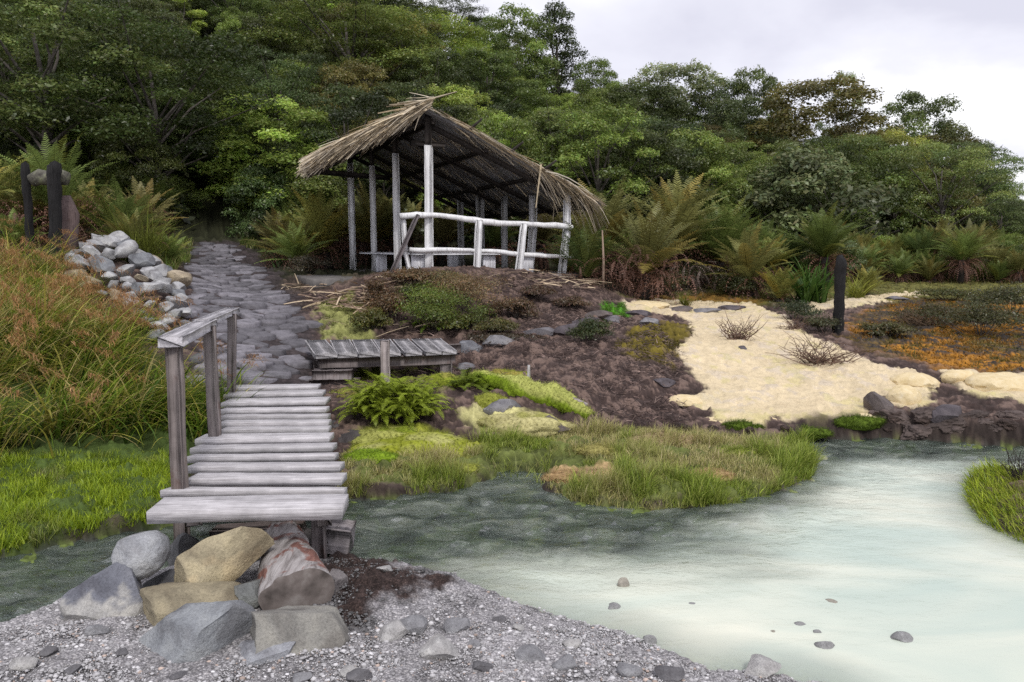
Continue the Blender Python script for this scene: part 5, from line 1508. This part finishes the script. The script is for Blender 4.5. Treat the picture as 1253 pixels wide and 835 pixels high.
# undergrowth below the trees: one dark tangle
mb = MB()
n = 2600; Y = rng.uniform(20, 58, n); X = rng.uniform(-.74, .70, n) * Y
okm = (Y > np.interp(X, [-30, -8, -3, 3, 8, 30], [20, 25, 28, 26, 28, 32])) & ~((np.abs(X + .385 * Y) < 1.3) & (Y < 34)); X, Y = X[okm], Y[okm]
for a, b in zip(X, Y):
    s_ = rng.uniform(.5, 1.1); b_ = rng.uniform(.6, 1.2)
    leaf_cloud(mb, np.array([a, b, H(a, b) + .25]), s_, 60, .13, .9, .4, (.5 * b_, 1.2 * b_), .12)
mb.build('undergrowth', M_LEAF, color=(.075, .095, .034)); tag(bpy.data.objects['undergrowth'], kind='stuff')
# ------------------------------------------------------------------ tall ferns
def frond(mb, base, az, elev, L, droop, width, npin, col, pw=.016, hang=.0, rachis=(.10, .075, .03)):
    m_ = npin; t_ = np.linspace(0, 1, m_ + 1); el = elev - droop * t_ ** 1.4
    da = np.array([np.cos(az), np.sin(az)]); st = L / m_
    P = np.zeros((m_ + 1, 3)); P[0] = base
    T = np.stack([np.cos(el) * da[0], np.cos(el) * da[1], np.sin(el)], 1)
    P[1:] = base + np.cumsum(T[:-1] * st, 0)
    side = np.array([-da[1], da[0], 0.])
    up = np.cross(T, side[None]); up = np.where(up[:, 2:3] < 0, -up, up)
    # rachis
    V = np.stack([P - side * .006 * (1 - .7 * t_)[:, None], P + side * .006 * (1 - .7 * t_)[:, None]], 1).reshape(-1, 3); i = np.arange(m_) * 2
    mb.add(V, np.stack([i, i + 1, i + 3, i + 2], 1), rachis)
    k = np.arange(2, m_ + 1); tt = t_[k]; wl = width * np.clip(np.sin(np.pi * np.clip(tt * .93 + .07, 0, 1)), .06, 1) ** .65
    for sg in (-1, 1):
        D = side[None] * sg * .88 + T[k] * .42 + up[k] * (.12 - hang) + rng.normal(0, .06, (len(k), 3)); D /= np.linalg.norm(D, axis=1)[:, None]
        a = P[k] - T[k] * pw; b = P[k] + T[k] * pw; mid = P[k] + D * (wl * .55)[:, None]; tip = P[k] + D * wl[:, None] - np.array([0, 0, 1.]) * (wl * .18)[:, None]
        V = np.stack([a, mid - T[k] * pw * .85, tip, mid + T[k] * pw * .85, b], 1)
        n = len(k); i = np.arange(n)[:, None] * 5
        c = np.asarray(col)[None] * rng.uniform(.75, 1.25, n)[:, None]
        mb.add(V.reshape(-1, 3), [np.concatenate([i + 0, i + 1, i + 3, i + 4], 1), np.concatenate([i + 1, i + 2, i + 3], 1)], np.repeat(c, 5, 0))
def fern_proto(seed, nf=26, L=1.25, trunk=.35, spread=1.0, npin=34, dead=80):
    global rng
    keep = rng; rng = np.random.default_rng(seed)
    tm, fm, dm = MB(), MB(), MB()
    tm.tube([[0, 0, -.15], [.02, .01, trunk * .5], [0, 0, trunk]], [.13, .11, .09], 8, None, True, .2, rng)
    for k in range(nf):
        f = k / nf; el = math.radians(88 - 48 * f * spread + rng.uniform(-8, 8))
        c = np.array([1, 1, 1.]) * rng.uniform(.75, 1.25)
        if rng.random() < .14: c = c * [1.2, .97, .8]
        frond(fm, np.array([0, 0, trunk * .95]), k * 2.399 + rng.uniform(-.3, .3), el, L * rng.uniform(.8, 1.1), rng.uniform(.35, 1.1), L * .15, npin, c, .0115)
    for k in range(dead):
        frond(dm, np.array([0, 0, trunk * .8]), rng.uniform(0, 6.28), math.radians(rng.uniform(-30, 50)), L * rng.uniform(.45, .9), rng.uniform(1.5, 2.5), L * .045, 11, np.array([.20, .105, .075]) * rng.uniform(.5, 1.5), .008, .5, (.16, .09, .065))
    rng = keep
    r = []
    for mb, nm, mt in ((tm, 'trunk', M_DARKWOOD), (fm, 'fronds', M_FERN), (dm, 'dead_fronds', M_FERN)):
        me = mb.mesh(nm); me.materials.append(mt); r.append(me)
    return r
FP = [fern_proto(41, 42, 1.30, .45, 1.1), fern_proto(42, 34, 1.15, .30, 1.25), fern_proto(43, 44, 1.2, .6, 1.0), fern_proto(44, 34, 1.0, .12, .9, 30, 16), fern_proto(45, 40, 1.4, .9, 1.2)]
FT = {'green': (.155, .205, .055), 'olive': (.205, .205, .068), 'yellowish': (.27, .275, .075), 'dark green': (.095, .135, .042), 'rusty': (.205, .185, .070)}
def plant_fern(k, p, sc, tone, label, group=None, rz=None):
    e_ = empty('fern', p, rng.uniform(0, 6.28), label, 'fern', group); e_.scale = (sc, sc, sc * rng.uniform(.85, 1.1)); e_.rotation_euler = (rng.normal(0, .12), rng.normal(0, .12), e_.rotation_euler.z)
    for me, nm in zip(FP[k], ('trunk', 'fronds', 'dead_fronds')):
        o = bpy.data.objects.new(nm, me); COL.objects.link(o); o.parent = e_
        if nm == 'fronds': o.color = (*(np.array(FT[tone]) * np.exp(rng.normal(0, .1))), 1)
    return e_
rng = np.random.default_rng(55)
# (proto, px, py of the foot, py of the top, distance, tone, label)
HF = [(0,785,350,252,17.5,'olive','largest fern with a rusty skirt of dead fronds beside the shelter'),(2,815,330,212,20,'olive','tall fern raised on a trunk behind the rusty skirted one'),(0,880,325,240,20,'green','wide green fern with a red brown base right of the rusty skirted one'),
      (1,920,345,275,18.5,'olive','olive fern left of the strap leaved plant'),(2,1010,325,245,21,'green','broad fern right behind the strap leaved plant'),(0,745,315,215,20,'olive','fern close behind the right end of the thatched roof'),(3,715,345,270,17.2,'dark green','dark fern leaning against the right railing of the shelter'),
      (4,5,320,160,15.5,'yellowish','tallest yellowish fern at the left edge'),(4,95,315,170,16.5,'green','tall green fern behind the charred posts'),(1,135,300,225,17,'green','lower green fern right of the charred posts'),(0,45,330,210,17,'olive','olive fern between the left edge and the charred posts'),(3,170,325,258,15.5,'olive','grassy fern clump above the stone heap beside the path'),
      (3,205,322,280,16.5,'green','small green fern at the left side of the path'),(1,25,330,250,14.6,'green','small fern at the foot of the slim charred post'),(1,355,305,262,20,'olive','olive fern left of the shelter'),(0,400,310,232,21,'yellowish','yellowish fern seen between roof edge and left posts'),(0,440,312,225,23,'olive','fern behind the second post of the shelter'),
      (2,540,315,235,24,'rusty','rusty fern behind the middle of the shelter'),(0,480,312,230,24,'olive','olive fern behind the third post of the shelter'),(1,370,308,268,18.5,'green','low green fern by the dark earth bank left of the shelter'),(0,610,315,240,24.5,'dark green','dark fern behind the right posts of the shelter'),(2,665,320,235,22,'rusty','rusty fern behind the far right posts of the shelter'),(3,955,362,318,17.5,'yellowish','small yellow green fern left of the strap leaved plant'),(3,1060,360,322,18.5,'yellowish','small yellow green fern right of the lone charred post')]
fp = []
for k, px, yb, yt, D, tone, lb in HF:
    b = pY(px, yb, D); g = H(b[0], b[1]); zt = pY(px, yt, D)[2]
    hgt = {0: 1.65, 1: 1.35, 2: 1.75, 3: 1.05, 4: 2.15}[k]
    plant_fern(k, (b[0], b[1], g - .03), max(zt - g, .35) / hgt, tone, lb); fp.append((b[0], b[1]))
n = 0; tries = 0
while n < 260 and tries < 60000:
    tries += 1
    Y = 19.5 + 13 * rng.random(); X = rng.uniform(.06, .72) * Y
    if Y > 20.5 + .55 * max(X - 2, 0) + 5 or Y < 19.5 + .16 * max(X - 4, 0): continue
    if any((X - a) ** 2 + (Y - b) ** 2 < .56 ** 2 for a, b in fp): continue
    px, py, _ = topx([X, Y, H(X, Y)])
    if px < 690 or (px > 930 and py > 347): continue
    tone = rng.choice(['green', 'olive', 'yellowish', 'dark green', 'rusty'], p=[.48, .32, .10, .07, .03])
    z_ = 'in the belt left of the strap leaved plant' if px < 960 else 'in the belt behind the olive field' if px < 1130 else 'in the belt at the right edge'
    plant_fern(int(rng.integers(0, 5)), (X, Y, H(X, Y) - .03), rng.uniform(.5, .88), tone, f'{tone} fern among many {z_}', f'{tone} ferns {z_}')
    fp.append((X, Y)); n += 1
n = 0; tries = 0
while n < 46 and tries < 9000:
    tries += 1
    Y = rng.uniform(15.5, 25); X = -rng.uniform(.10, .74) * Y
    px, py, _ = topx([X, Y, H(X, Y)])
    if (195 < px < 330) or (60 < px < 240 and Y < 16.5) or (px > 330 and Y < 21): continue
    if (px > 380 and Y < 23.5): continue
    if any((X - a) ** 2 + (Y - b) ** 2 < .9 ** 2 for a, b in fp): continue
    tone = rng.choice(['green', 'olive', 'dark green', 'rusty'], p=[.4, .3, .2, .1])
    z_ = 'on the left bank below the trees' if px < 220 else 'on the slope behind the shelter'
    plant_fern(int(rng.integers(0, 5)), (X, Y, H(X, Y) - .03), rng.uniform(.7, 1.05), tone, f'{tone} fern among others {z_}', f'{tone} ferns {z_}')
    fp.append((X, Y)); n += 1

# low bushes mixed into the fern belt
n = 0; tries = 0; bp = []
while n < 70 and tries < 9000:
    tries += 1
    Y = 19.5 + 14 * rng.random(); X = rng.uniform(.06, .72) * Y
    if Y > 20.5 + .55 * max(X - 2, 0) + 6 or Y < 20.2 + .17 * max(X - 4, 0): continue
    if any((X - a) ** 2 + (Y - b) ** 2 < 1.0 for a, b in bp): continue
    px, py, _ = topx([X, Y, H(X, Y)])
    if px < 700 or (px > 930 and py > 345): continue
    tone = rng.choice(['mid green', 'olive brown', 'light green', 'grey green', 'yellow green'], p=[.35, .15, .2, .2, .1]); h = rng.uniform(.7, 1.5)
    z_ = 'among ferns right of the shelter' if px < 960 else 'among ferns behind the olive field' if px < 1130 else 'among ferns at the right edge'
    plant_tree('bushy', (X, Y, H(X, Y) - .05), h, h * rng.uniform(1.1, 1.7), tone, f'low {tone} bush {z_}', 'bush', f'low {tone} bushes {z_}', 'bush'); bp.append((X, Y)); n += 1
# strap leaved plant, other small plants
def strap_plant(name, px, py, D, n, L, w, colr, label, up=1.0):
    b = pY(px, py, D); b[2] = H(b[0], b[1]); mb = MB()
    P = np.zeros((n, 3)); P[:, :2] = rng.normal(0, .10 * L, (n, 2))
    blades(mb, P, rng.uniform(.6, 1.1, n) * L, np.full(n, w), rng.uniform(0, 6.28, n), rng.uniform(.1, .75, n) * up, rng.uniform(.4, 1.5, n), pick(n, [colr], [1]), 6)
    o = mb.build(name, M_FERN); o.location = b
    return tag(o, label, 'plant')
strap_plant('strap_plant', 990, 365, 17.5, 150, 1.25, .026, (.065, .13, .025), 'large dark green strap leaved plant behind the lone charred post')
strap_plant('strap_plant', 345, 312, 19.5, 60, .6, .022, (.05, .085, .03), 'small spiky dark plant at the right side of the path top')
strap_plant('tussock_grass', 172, 322, 15.2, 420, 1.35, .009, (.16, .185, .035), 'large feathery yellow green tussock above the stone heap', .9)
strap_plant('tussock_grass', 838, 372, 17, 60, .4, .012, (.18, .19, .04), 'small yellowish tuft on the rim of the cream crust')
strap_plant('tussock_grass', 1046, 362, 18, 90, .8, .010, (.26, .28, .05), 'yellow green tuft right behind the lone charred post')

def shrub(px, py, wpx, hpx, colr, label, leaf=.022, n=5000, twiggy=0, dz=0.0, flat=.8, D=None):
    g = hit(px, py) if D is None else pY(px, py, D)
    D_ = g[1]; g[2] = H(g[0], g[1]); w = wpx / F * D_; h = hpx / F * D_
    e_ = empty('shrub', g, 0, label, 'shrub'); mb = MB(); tm = MB()
    for k in range(14):
        a = rng.uniform(0, 6.28); r = rng.uniform(0, .46) * w; c_ = np.array([np.cos(a) * r, np.sin(a) * r * .7, h * rng.uniform(.35, .75) * (1 - .5 * (r / (.5 * w)) ** 2)])
        tm.tube([[c_[0] * .3, c_[1] * .3, -.03], c_ * [.7, .7, .5], c_], [.008, .006, .003], 4, None, False)
        bb = rng.uniform(.7, 1.25); leaf_cloud(mb, c_, w * rng.uniform(.18, .30), n // 14, leaf, flat * min(1, h / w * 1.6), .4, (.6 * bb, 1.25 * bb), .16, .2, .42)
    o = mb.build('foliage', M_LEAF, e_, color=colr)
    o = tm.build('stems', M_BARK, e_)
    return e_
shrub(535, 408, 120, 66, (.16, .21, .035), 'green heath shrub on the face of the earth mound below the shelter', .016, 9000)
shrub(575, 382, 125, 52, (.25, .175, .085), 'brownish heath shrub above the green one on the earth mound', .016, 8000)
shrub(505, 370, 60, 30, (.10, .12, .03), 'small green heath shrub at the top left of the earth mound', .016, 4000)
shrub(460, 375, 50, 40, (.16, .10, .05), 'rusty heath clump at the left end of the earth mound', .016, 4000)
shrub(722, 418, 58, 32, (.075, .095, .03), 'small dark shrub beside the ditch stones', .015, 5000)
shrub(975, 392, 75, 28, (.06, .075, .028), 'dark low shrub left of the lone charred post', .018, 4500)
shrub(1010, 408, 62, 25, (.085, .085, .035), 'dull low shrub around the foot of the lone charred post', .016, 3500)
for px, py, w, h, c_, lb in [(850,352,110,40,(.085,.095,.03),'wide low shrub below the ferns left of the strap leaved plant'),(800,360,80,35,(.10,.10,.035),'low olive shrub at the foot of the rusty skirted fern'),(900,362,80,30,(.075,.085,.028),'low dark shrub near the far edge of the cream crust'),(1200,410,150,45,(.105,.105,.04),'wide hazy olive shrub on the right part of the field'),(1240,385,110,40,(.095,.10,.04),'olive shrub at the right edge of the field'),(1140,395,90,26,(.12,.10,.04),'thin brownish shrub in the middle of the orange field'),(1090,412,60,20,(.11,.10,.035),'little shrub on the orange field near the crust'),(1165,368,90,18,(.12,.125,.035),'flat olive shrub at the back of the field'),
                             (620,418,90,12,(.10,.075,.045),'creeping brown heath in front of the ditch stones'),(375,335,60,24,(.10,.085,.05),'brown heath on the earth bank left of the shelter floor'),(345,322,50,20,(.11,.12,.035),'low green growth at the right of the path top')]:
    shrub(px, py, w, h, c_, lb, .02, 5500)
for k, (px, py, w, h, c_, lb) in enumerate([(480,395,60,34,(.20,.125,.06),'rusty heath clump low on the left face of the earth mound'),(625,390,60,26,(.17,.11,.06),'brown heath clump at the middle of the earth mound'),(560,405,70,24,(.15,.17,.035),'green heath clump at the bottom of the earth mound'),(500,350,60,22,(.21,.14,.07),'reddish heath clump on top of the earth mound by the straw'),(545,352,60,22,(.20,.16,.07),'tan heath clump on top of the earth mound below the rail'),
  (605,408,50,18,(.13,.12,.035),'olive heath clump at the mound foot by the ditch stones'),(655,365,46,14,(.14,.09,.055),'small dark heath tuft on the bare right side of the earth mound'),(700,378,40,14,(.15,.10,.06),'small brown heath tuft near the right end of the earth mound'),(455,405,44,26,(.15,.15,.035),'green heath tuft hanging over the rear of the low footbridge'),(800,340,90,34,(.12,.11,.045),'brown green scrub between the rusty fern and the wide green fern'),(1060,338,120,26,(.15,.12,.06),'dry scrub at the foot of the ferns behind the lone charred post'),(1160,332,150,28,(.14,.13,.05),'dry scrub at the foot of the ferns right of the field'),(1240,335,100,30,(.13,.13,.05),'dry scrub at the far right edge of the fern belt')]):
    shrub(px, py, w * 1.15, h * 1.15, c_, lb, .02, 5500)
# bright ferny plants above the moss
def ferny(px, py, wpx, hpx, colr, label, nfr, cat='plant'):
    g = hit(px, py); w = wpx / F * g[1]; h = hpx / F * g[1]
    e_ = empty('feathery_plant', g, 0, label, cat)
    for k in range(1):
        mb = MB()
        for j in range(nfr):
            a = rng.uniform(0, 6.28); r = np.sqrt(rng.random()) * w * .45; x_, y_ = np.cos(a) * r, np.sin(a) * r * .6
            z_ = h * rng.uniform(.15, .75) * (1 - .6 * (r / (w * .5)) ** 2)
            frond(mb, np.array([x_, y_, z_]), rng.uniform(0, 6.28), rng.uniform(.1, 1.0), rng.uniform(.2, .38), rng.uniform(.7, 1.7), .05, 18, np.ones(3) * rng.uniform(.7, 1.3), .0055)
        mb.build('fronds', M_FERN, e_, color=colr)
    return e_
ferny(482, 514, 118, 66, (.27, .34, .035), 'bright green feathery plant spreading below the low footbridge', 420)
ferny(455, 470, 45, 22, (.20, .23, .04), 'smaller yellow green feathery plant beside the wooden stake', 70)
ferny(570, 476, 70, 18, (.15, .20, .025), 'yellowish feathery plant at the upper end of the moss covered log', 60)
ferny(525, 405, 60, 40, (.13, .20, .025), 'green feathery plant among heath on the earth mound', 70)

# ------------------------------------------------------------------ moss covered log and moss cushions
t = NT('moss'); v = t.coord('Object'); f_ = t.noise(v, 30, 6, .7); g_ = t.noise(v, 4, 5, .6)
c = t.mulc(t.attr(), t.rampv(f_, [(.3, .6), (.6, 1.15)])); c = t.mulc(c, t.rampv(g_, [(.3, .75), (.6, 1.1)])); M_MOSS = t.done(t.pbsdf(c, .95, t.bump(f_, .8, .02), .1))
def moss_fuzz(mb, V, Nn, n, L, cols, cc=None):
    k = rng.integers(0, len(V), n); P = V[k] + rng.normal(0, .008, (n, 3)); D = Nn[k] + rng.normal(0, .5, (n, 3))
    az = np.arctan2(D[:, 1], D[:, 0]); ln = np.arccos(np.clip(D[:, 2] / np.linalg.norm(D, axis=1), -1, 1))
    col_ = cols if cc is None else cc[k] * np.exp(rng.normal(0, .2, n))[:, None]
    blades(mb, P, rng.uniform(.4, 1, n) * L, np.full(n, .0022), az, ln, rng.uniform(.1, .7, n), col_, 2)
A = pY(572, 474, 9.5); B = pY(722, 528, 8.35)
A[2] = H(A[0], A[1]) + .08; B[2] = H(B[0], B[1]) + .03
me_ = empty('mossy_log', A, 0, 'fallen log thickly covered in bright green moss pointing to the grass island', 'log')
tt = np.linspace(0, 1, 40); P = A[None] * (1 - tt[:, None]) + B[None] * tt[:, None] - A; P[:, 2] += .05 * np.sin(tt * np.pi) + .03 * fbm(np.stack([tt * 6, tt * 0, tt * 0], 1), 5, 2)
r = .155 * (1 + .3 * fbm(np.stack([tt * 7, tt * 0 + 4, tt * 0], 1), 6, 3)) * np.clip(np.sin(np.pi * (tt * .94 + .03)), .15, 1) ** .35
mb = MB(); n = 28
mb.tube(P, r, n, None, True, .12, rng)
V = mb.v[-1].astype(float); nv = len(V) - 2
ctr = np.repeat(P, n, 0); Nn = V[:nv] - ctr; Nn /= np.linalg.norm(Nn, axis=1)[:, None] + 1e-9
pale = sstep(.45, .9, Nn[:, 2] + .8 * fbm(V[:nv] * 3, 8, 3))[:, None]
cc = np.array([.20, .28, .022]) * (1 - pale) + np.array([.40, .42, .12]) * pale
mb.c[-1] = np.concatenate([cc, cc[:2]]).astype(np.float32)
mb.build('moss_cover', M_MOSS, me_, True)
mb = MB(); moss_fuzz(mb, V[:nv], Nn, 9000, .035, None, cc); mb.build('moss_tips', M_GRASS, me_)
pb = P[int(40 * .86)]; mb = MB(); mb.tube([pb + [-.16, .05, .05], pb + [0, 0, .075], pb + [.16, -.06, .04]], [.02, .05, .02], 9, [.9, .85, .8], True, .15, rng); mb.build('bare_wood', M_POSTWOOD, me_, color=(1.6, 1.6, 1.7))
def cushion(px, py, wpx, hpx, colr, label, depth=1.0, fuzz=2500, fl=.03, pal=None):
    g = hit(px, py); w = wpx / F * g[1]; h = hpx / F * g[1]; v_, f_ = ico(4)
    v_ = v_ * (1 + .22 * fbm(v_ * 2.1 + px, px % 97, 4))[:, None] * [w / 2, w / 2 * depth, h]
    g[2] -= h * .15
    e_ = empty('moss_cushion', g, 0, label, 'moss'); mb = MB()
    k = sstep(-.2, .4, fbm(v_ * 5, 4, 3))[:, None]; cc = np.array(colr) * (1 - k) + np.array(pal if pal is not None else colr) * k
    mb.add(v_, f_, cc); mb.build('moss_cover', M_MOSS, e_, True)
    N_ = v_ / np.linalg.norm(v_, axis=1)[:, None]; s_ = N_[:, 2] > -.1
    mb = MB(); moss_fuzz(mb, v_[s_], N_[s_], fuzz, fl, None, cc[s_]); mb.build('moss_tips', M_GRASS, e_)
    return e_
cushion(505, 548, 150, 16, (.27, .30, .03), 'broad bright yellow green moss cushion beside the round dark boulder', .7, 9000, .03, (.42, .42, .14))
cushion(455, 562, 70, 12, (.20, .30, .022), 'vivid green moss cushion touching the round dark boulder', .6, 4000, .03)
cushion(640, 520, 120, 15, (.46, .42, .20), 'pale cream moss cushion in front of the moss covered log', .5, 5000, .02, (.34, .33, .10))
cushion(708, 584, 80, 6, (.42, .28, .14), 'tan mat hump on the grass island by the stream', .6, 5000, .03, (.50, .38, .20))
cushion(730, 582, 48, 9, (.48, .35, .20), 'small tan hump right on the grass island beside the larger one', .7, 3000, .03)
cushion(740, 552, 70, 8, (.38, .34, .12), 'yellowish straw mat at the rear middle of the island grass', .5, 3000, .04, (.26, .30, .05))
cushion(905, 556, 70, 8, (.22, .27, .04), 'green moss hummock at the rear right of the island grass', .5, 3500, .05, (.40, .36, .14))
cushion(560, 574, 60, 7, (.30, .32, .06), 'yellow green moss hummock at the left tip of the island by the water', .6, 3000, .03)
cushion(868, 582, 60, 7, (.45, .31, .16), 'flat tan patch in the middle of the right island grass', .6, 3000, .03)
cushion(810, 540, 110, 12, (.36, .27, .16), 'dry straw coloured mat at the back of the grass island', .4, 5000, .04)
cushion(548, 470, 60, 14, (.22, .26, .03), 'green moss cushion between feathery plant and moss covered log', .7, 3000, .025, (.36, .34, .08))
cushion(590, 463, 34, 10, (.40, .34, .09), 'small yellow moss cushion at the upper end of the moss covered log', .7, 1500, .02)
cushion(470, 535, 110, 14, (.36, .37, .10), 'pale yellow green moss cushion below the feathery plant', .6, 6000, .025, (.24, .30, .03))
cushion(620, 462, 60, 12, (.30, .26, .06), 'yellow moss cushion on dark soil behind the moss covered log', .7, 2500, .025, (.20, .22, .03))
cushion(598, 492, 46, 12, (.26, .28, .05), 'green moss cushion left of the lichen stone', .7, 2500, .025)
cushion(425, 482, 50, 7, (.20, .18, .05), 'dull olive moss cushion on soil right of the bridge', .7, 2000, .02)
cushion(648, 484, 22, 9, (.42, .40, .16), 'tiny pale moss cushion around the thin stick', .8, 900, .02)
for px, py, w, h, lb in [(905,523,50,8,'green moss fringe under the middle of the crust edge'),(1050,517,60,10,'bright green moss fringe under the right part of the crust edge'),(985,530,60,8,'grassy green fringe where crust meets the island')]:
    cushion(px, py, w, h, (.10, .15, .02), lb, .4, 2500, .05)
# crust lobes hanging over the stream bank
t = NT('mineral_crust'); v = t.coord('Object'); f_ = t.noise(v, 14, 7, .65); c = t.rampv(f_, [(.3, (.58, .46, .25)), (.55, (.68, .56, .35)), (.8, (.73, .65, .48))]); M_CRUST = t.done(t.pbsdf(c, .9, t.bump(f_, .5, .02), .2))
for px, py, w, h, lb in [(838,492,46,10,'small detached crust patch at the left tip of the cream crust'),(1106,492,44,24,'rounded crust lump beside the rusty brown stone'),(1172,466,44,16,'long cream crust lump on the bank above the stream'),(1225,474,85,20,'largest smooth cream crust lump near the right edge'),(790,376,60,9,'white rough crust lump at the upper left of the crust'),(1120,470,60,16,'greyish crust lump below the orange field')]:
    g = hit(px, py); w_ = w / F * g[1]; h_ = h / F * g[1]
    tag(rock('crust_lump', (g[0], g[1], g[2] + h_ * .1), (w_, w_ * .8, h_ * 1.6), int(px), (1, 1, 1), (0, 0, 0), 4, 3, (.8, .95), .12, .5, None, True, M_CRUST), lb, 'mineral crust')

for k, px in enumerate([884, 940, 1000, 1058]):
    g = hit(px + rng.uniform(-5, 5), 514 + rng.uniform(-3, 3)); w_ = rng.uniform(34, 64) / F * g[1]
    z_ = 'over the left part of the undercut bank' if px < 940 else 'over the right part of the undercut bank'
    tag(rock('crust_lobe', (g[0], g[1] + .08, g[2] - .01), (w_, w_ * .8, w_ * .22), 1400 + k, (1, 1, 1), (0, 0, 0), 4, 3, (.8, .95), .16, .5, None, True, M_CRUST), 'cream crust lobe hanging ' + z_, 'mineral crust', 'cream crust lobes ' + z_)
# ------------------------------------------------------------------ dead shrubs
def dead_shrub(px, py, wpx, hpx, label, colr=(.17, .11, .085), n=40, D=None):
    g = hit(px, py) if D is None else pY(px, py, D); w = wpx / F * g[1]; h = hpx / F * g[1]
    mb = MB()
    for k in range(n):
        a = rng.uniform(0, 6.28); p = np.array([rng.normal(0, .10) * w, rng.normal(0, .06) * w, 0.]); d = np.array([np.cos(a) * w * .5, np.sin(a) * w * .32, h * rng.uniform(.3, 1)])
        P = [p]
        for j in range(4): P.append(P[-1] + d / 4 * rng.uniform(.7, 1.2) + rng.normal(0, .07, 3) * [w, w * .6, h])
        mb.tube(P, np.array([.008, .007, .005, .004, .002]) * (g[1] / 11), 4, np.array(colr) * rng.uniform(.6, 1.3), False)
        for j in (1, 2, 3):
            q_ = P[j]; mb.tube([q_, q_ + rng.normal(0, .14, 3) * [w, w * .6, h * 1.2] + [0, 0, h * .1]], np.array([.004, .0015]) * (g[1] / 11), 3, np.array(colr) * rng.uniform(.6, 1.3), False)
    o = mb.build('dead_shrub', M_STRAW); o.location = g
    return tag(o, label, 'dead shrub')
dead_shrub(903, 418, 48, 32, 'round dead brown shrub standing on the cream crust')
dead_shrub(1005, 448, 85, 40, 'sprawling dead shrub along the right edge of the cream crust', n=55)
dead_shrub(968, 405, 40, 22, 'small dead shrub at the top edge of the cream crust', n=25)
dead_shrub(1248, 590, 36, 48, 'dark leafless shrub on the grassy bank at the right edge', (.06, .05, .045), 30)
dead_shrub(1130, 400, 80, 25, 'thin brown dead shrub on the orange field', (.12, .08, .05), 40)
for px, py, wpx, hpx, nfr, lb in [(768,356,120,62,170,'red brown tangle of dead fronds hanging below the largest fern by the shelter'),(850,345,60,40,70,'greyish brown tangle of dead fronds between the two broad ferns'),(655,330,60,40,60,'brown dead fronds hanging behind the right posts of the shelter'),(150,312,80,34,80,'brown tangle of dead fronds above the stone heap on the left'),(20,330,70,50,70,'brown dead fronds behind the slim charred post at the left edge')]:
    D = {768: 16.9, 850: 19.0, 655: 21.5, 150: 16.0, 20: 14.8}[px]; b = pY(px, py, D); b[2] = H(b[0], b[1]); w = wpx / F * D; h = hpx / F * D; mb = MB()
    for k in range(nfr):
        x_ = rng.normal(0, .28) * w; z_ = h * rng.uniform(.25, 1.0) * (1 - (abs(x_) / w) ** 2)
        frond(mb, np.array([x_, rng.normal(0, .18) * w, z_]), rng.uniform(0, 6.28), rng.uniform(-.5, .9), h * rng.uniform(.35, .8), rng.uniform(1.3, 2.6), .05, 12, np.array([.21, .115, .085] if px != 850 else [.21, .17, .15]) * rng.uniform(.5, 1.5), .008, .4, (.17, .10, .08))
    o = mb.build('dead_fern_fronds', M_FERN); o.location = b; tag(o, lb, 'dead fronds')
# sticks by the ferns
for px, y0_, y1, D, lb in [(738,352,282,16.6,'thin upright dead stick by the fern next to the shelter')]:
    b = pY(px, y0_, D); b[2] = H(b[0], b[1]) - .05
    mb = MB(); mb.tube([b, (b + pY(px - 1, y1, D)) / 2 + [.02, 0, 0], pY(px - 1, y1, D)], [.03, .028, .015], 6, [.30, .22, .17]); tag(mb.build('dead_stick', M_STRAW), lb, 'stick')

# dark clods and stones along the undercut bank below the crust
for k, px in enumerate([836, 868, 880, 921, 962, 1001, 1012, 1048, 1083, 1096, 1131, 1170, 1182, 1236]):
    g = hit(px + rng.uniform(-6, 6), 532 + rng.uniform(-4, 4) - 12 * (px > 1090) * rng.random()); w = rng.choice([12, 18, 26, 46]) / F * g[1]
    z_ = 'left third of the cream crust' if px < 930 else 'middle of the cream crust' if px < 1060 else 'far right crust lumps'
    sz_ = 'bigger' if w > 24 / F * g[1] else 'smaller'
    tag(rock('bank_clod', (g[0], g[1] + .05, g[2] + .04), (w, w * .7, w * rng.uniform(.35, .7)), 1200 + k, np.array((.060, .042, .036)) * rng.uniform(.7, 1.4), tuple(rng.uniform(-.3, .3, 3)), 5, 3, (.75, .95), .30), f'{sz_} dark clod in the undercut bank below the {z_}', 'clod', f'{sz_} dark clods below the {z_}')

for k, px in enumerate([1092, 1112, 1128, 1147, 1163, 1180, 1196, 1214, 1228, 1246]):
    yb = 514 + 9 * ((k * 7) % 3) ; g = hit(px, yb); w = rng.uniform(30, 64) / F * g[1]
    o = rock('bank_rock', (g[0], g[1] + .10, g[2] + .02), (w, w * .6, w * rng.uniform(.35, .6)), 1500 + k, np.array((.115, .088, .080)) * rng.uniform(.6, 1.2), tuple(rng.uniform(-.25, .25, 3)), 5, 5, (.6, .9), .24)
    tag(o, ['broad', 'ragged', 'narrow'][k % 3] + ' brown purple rock in the bank above the stream ' + ('below the long crust lump' if px < 1190 else 'below the largest crust lump'), 'rock', ['broad', 'ragged', 'narrow'][k % 3] + ' brown bank rocks')
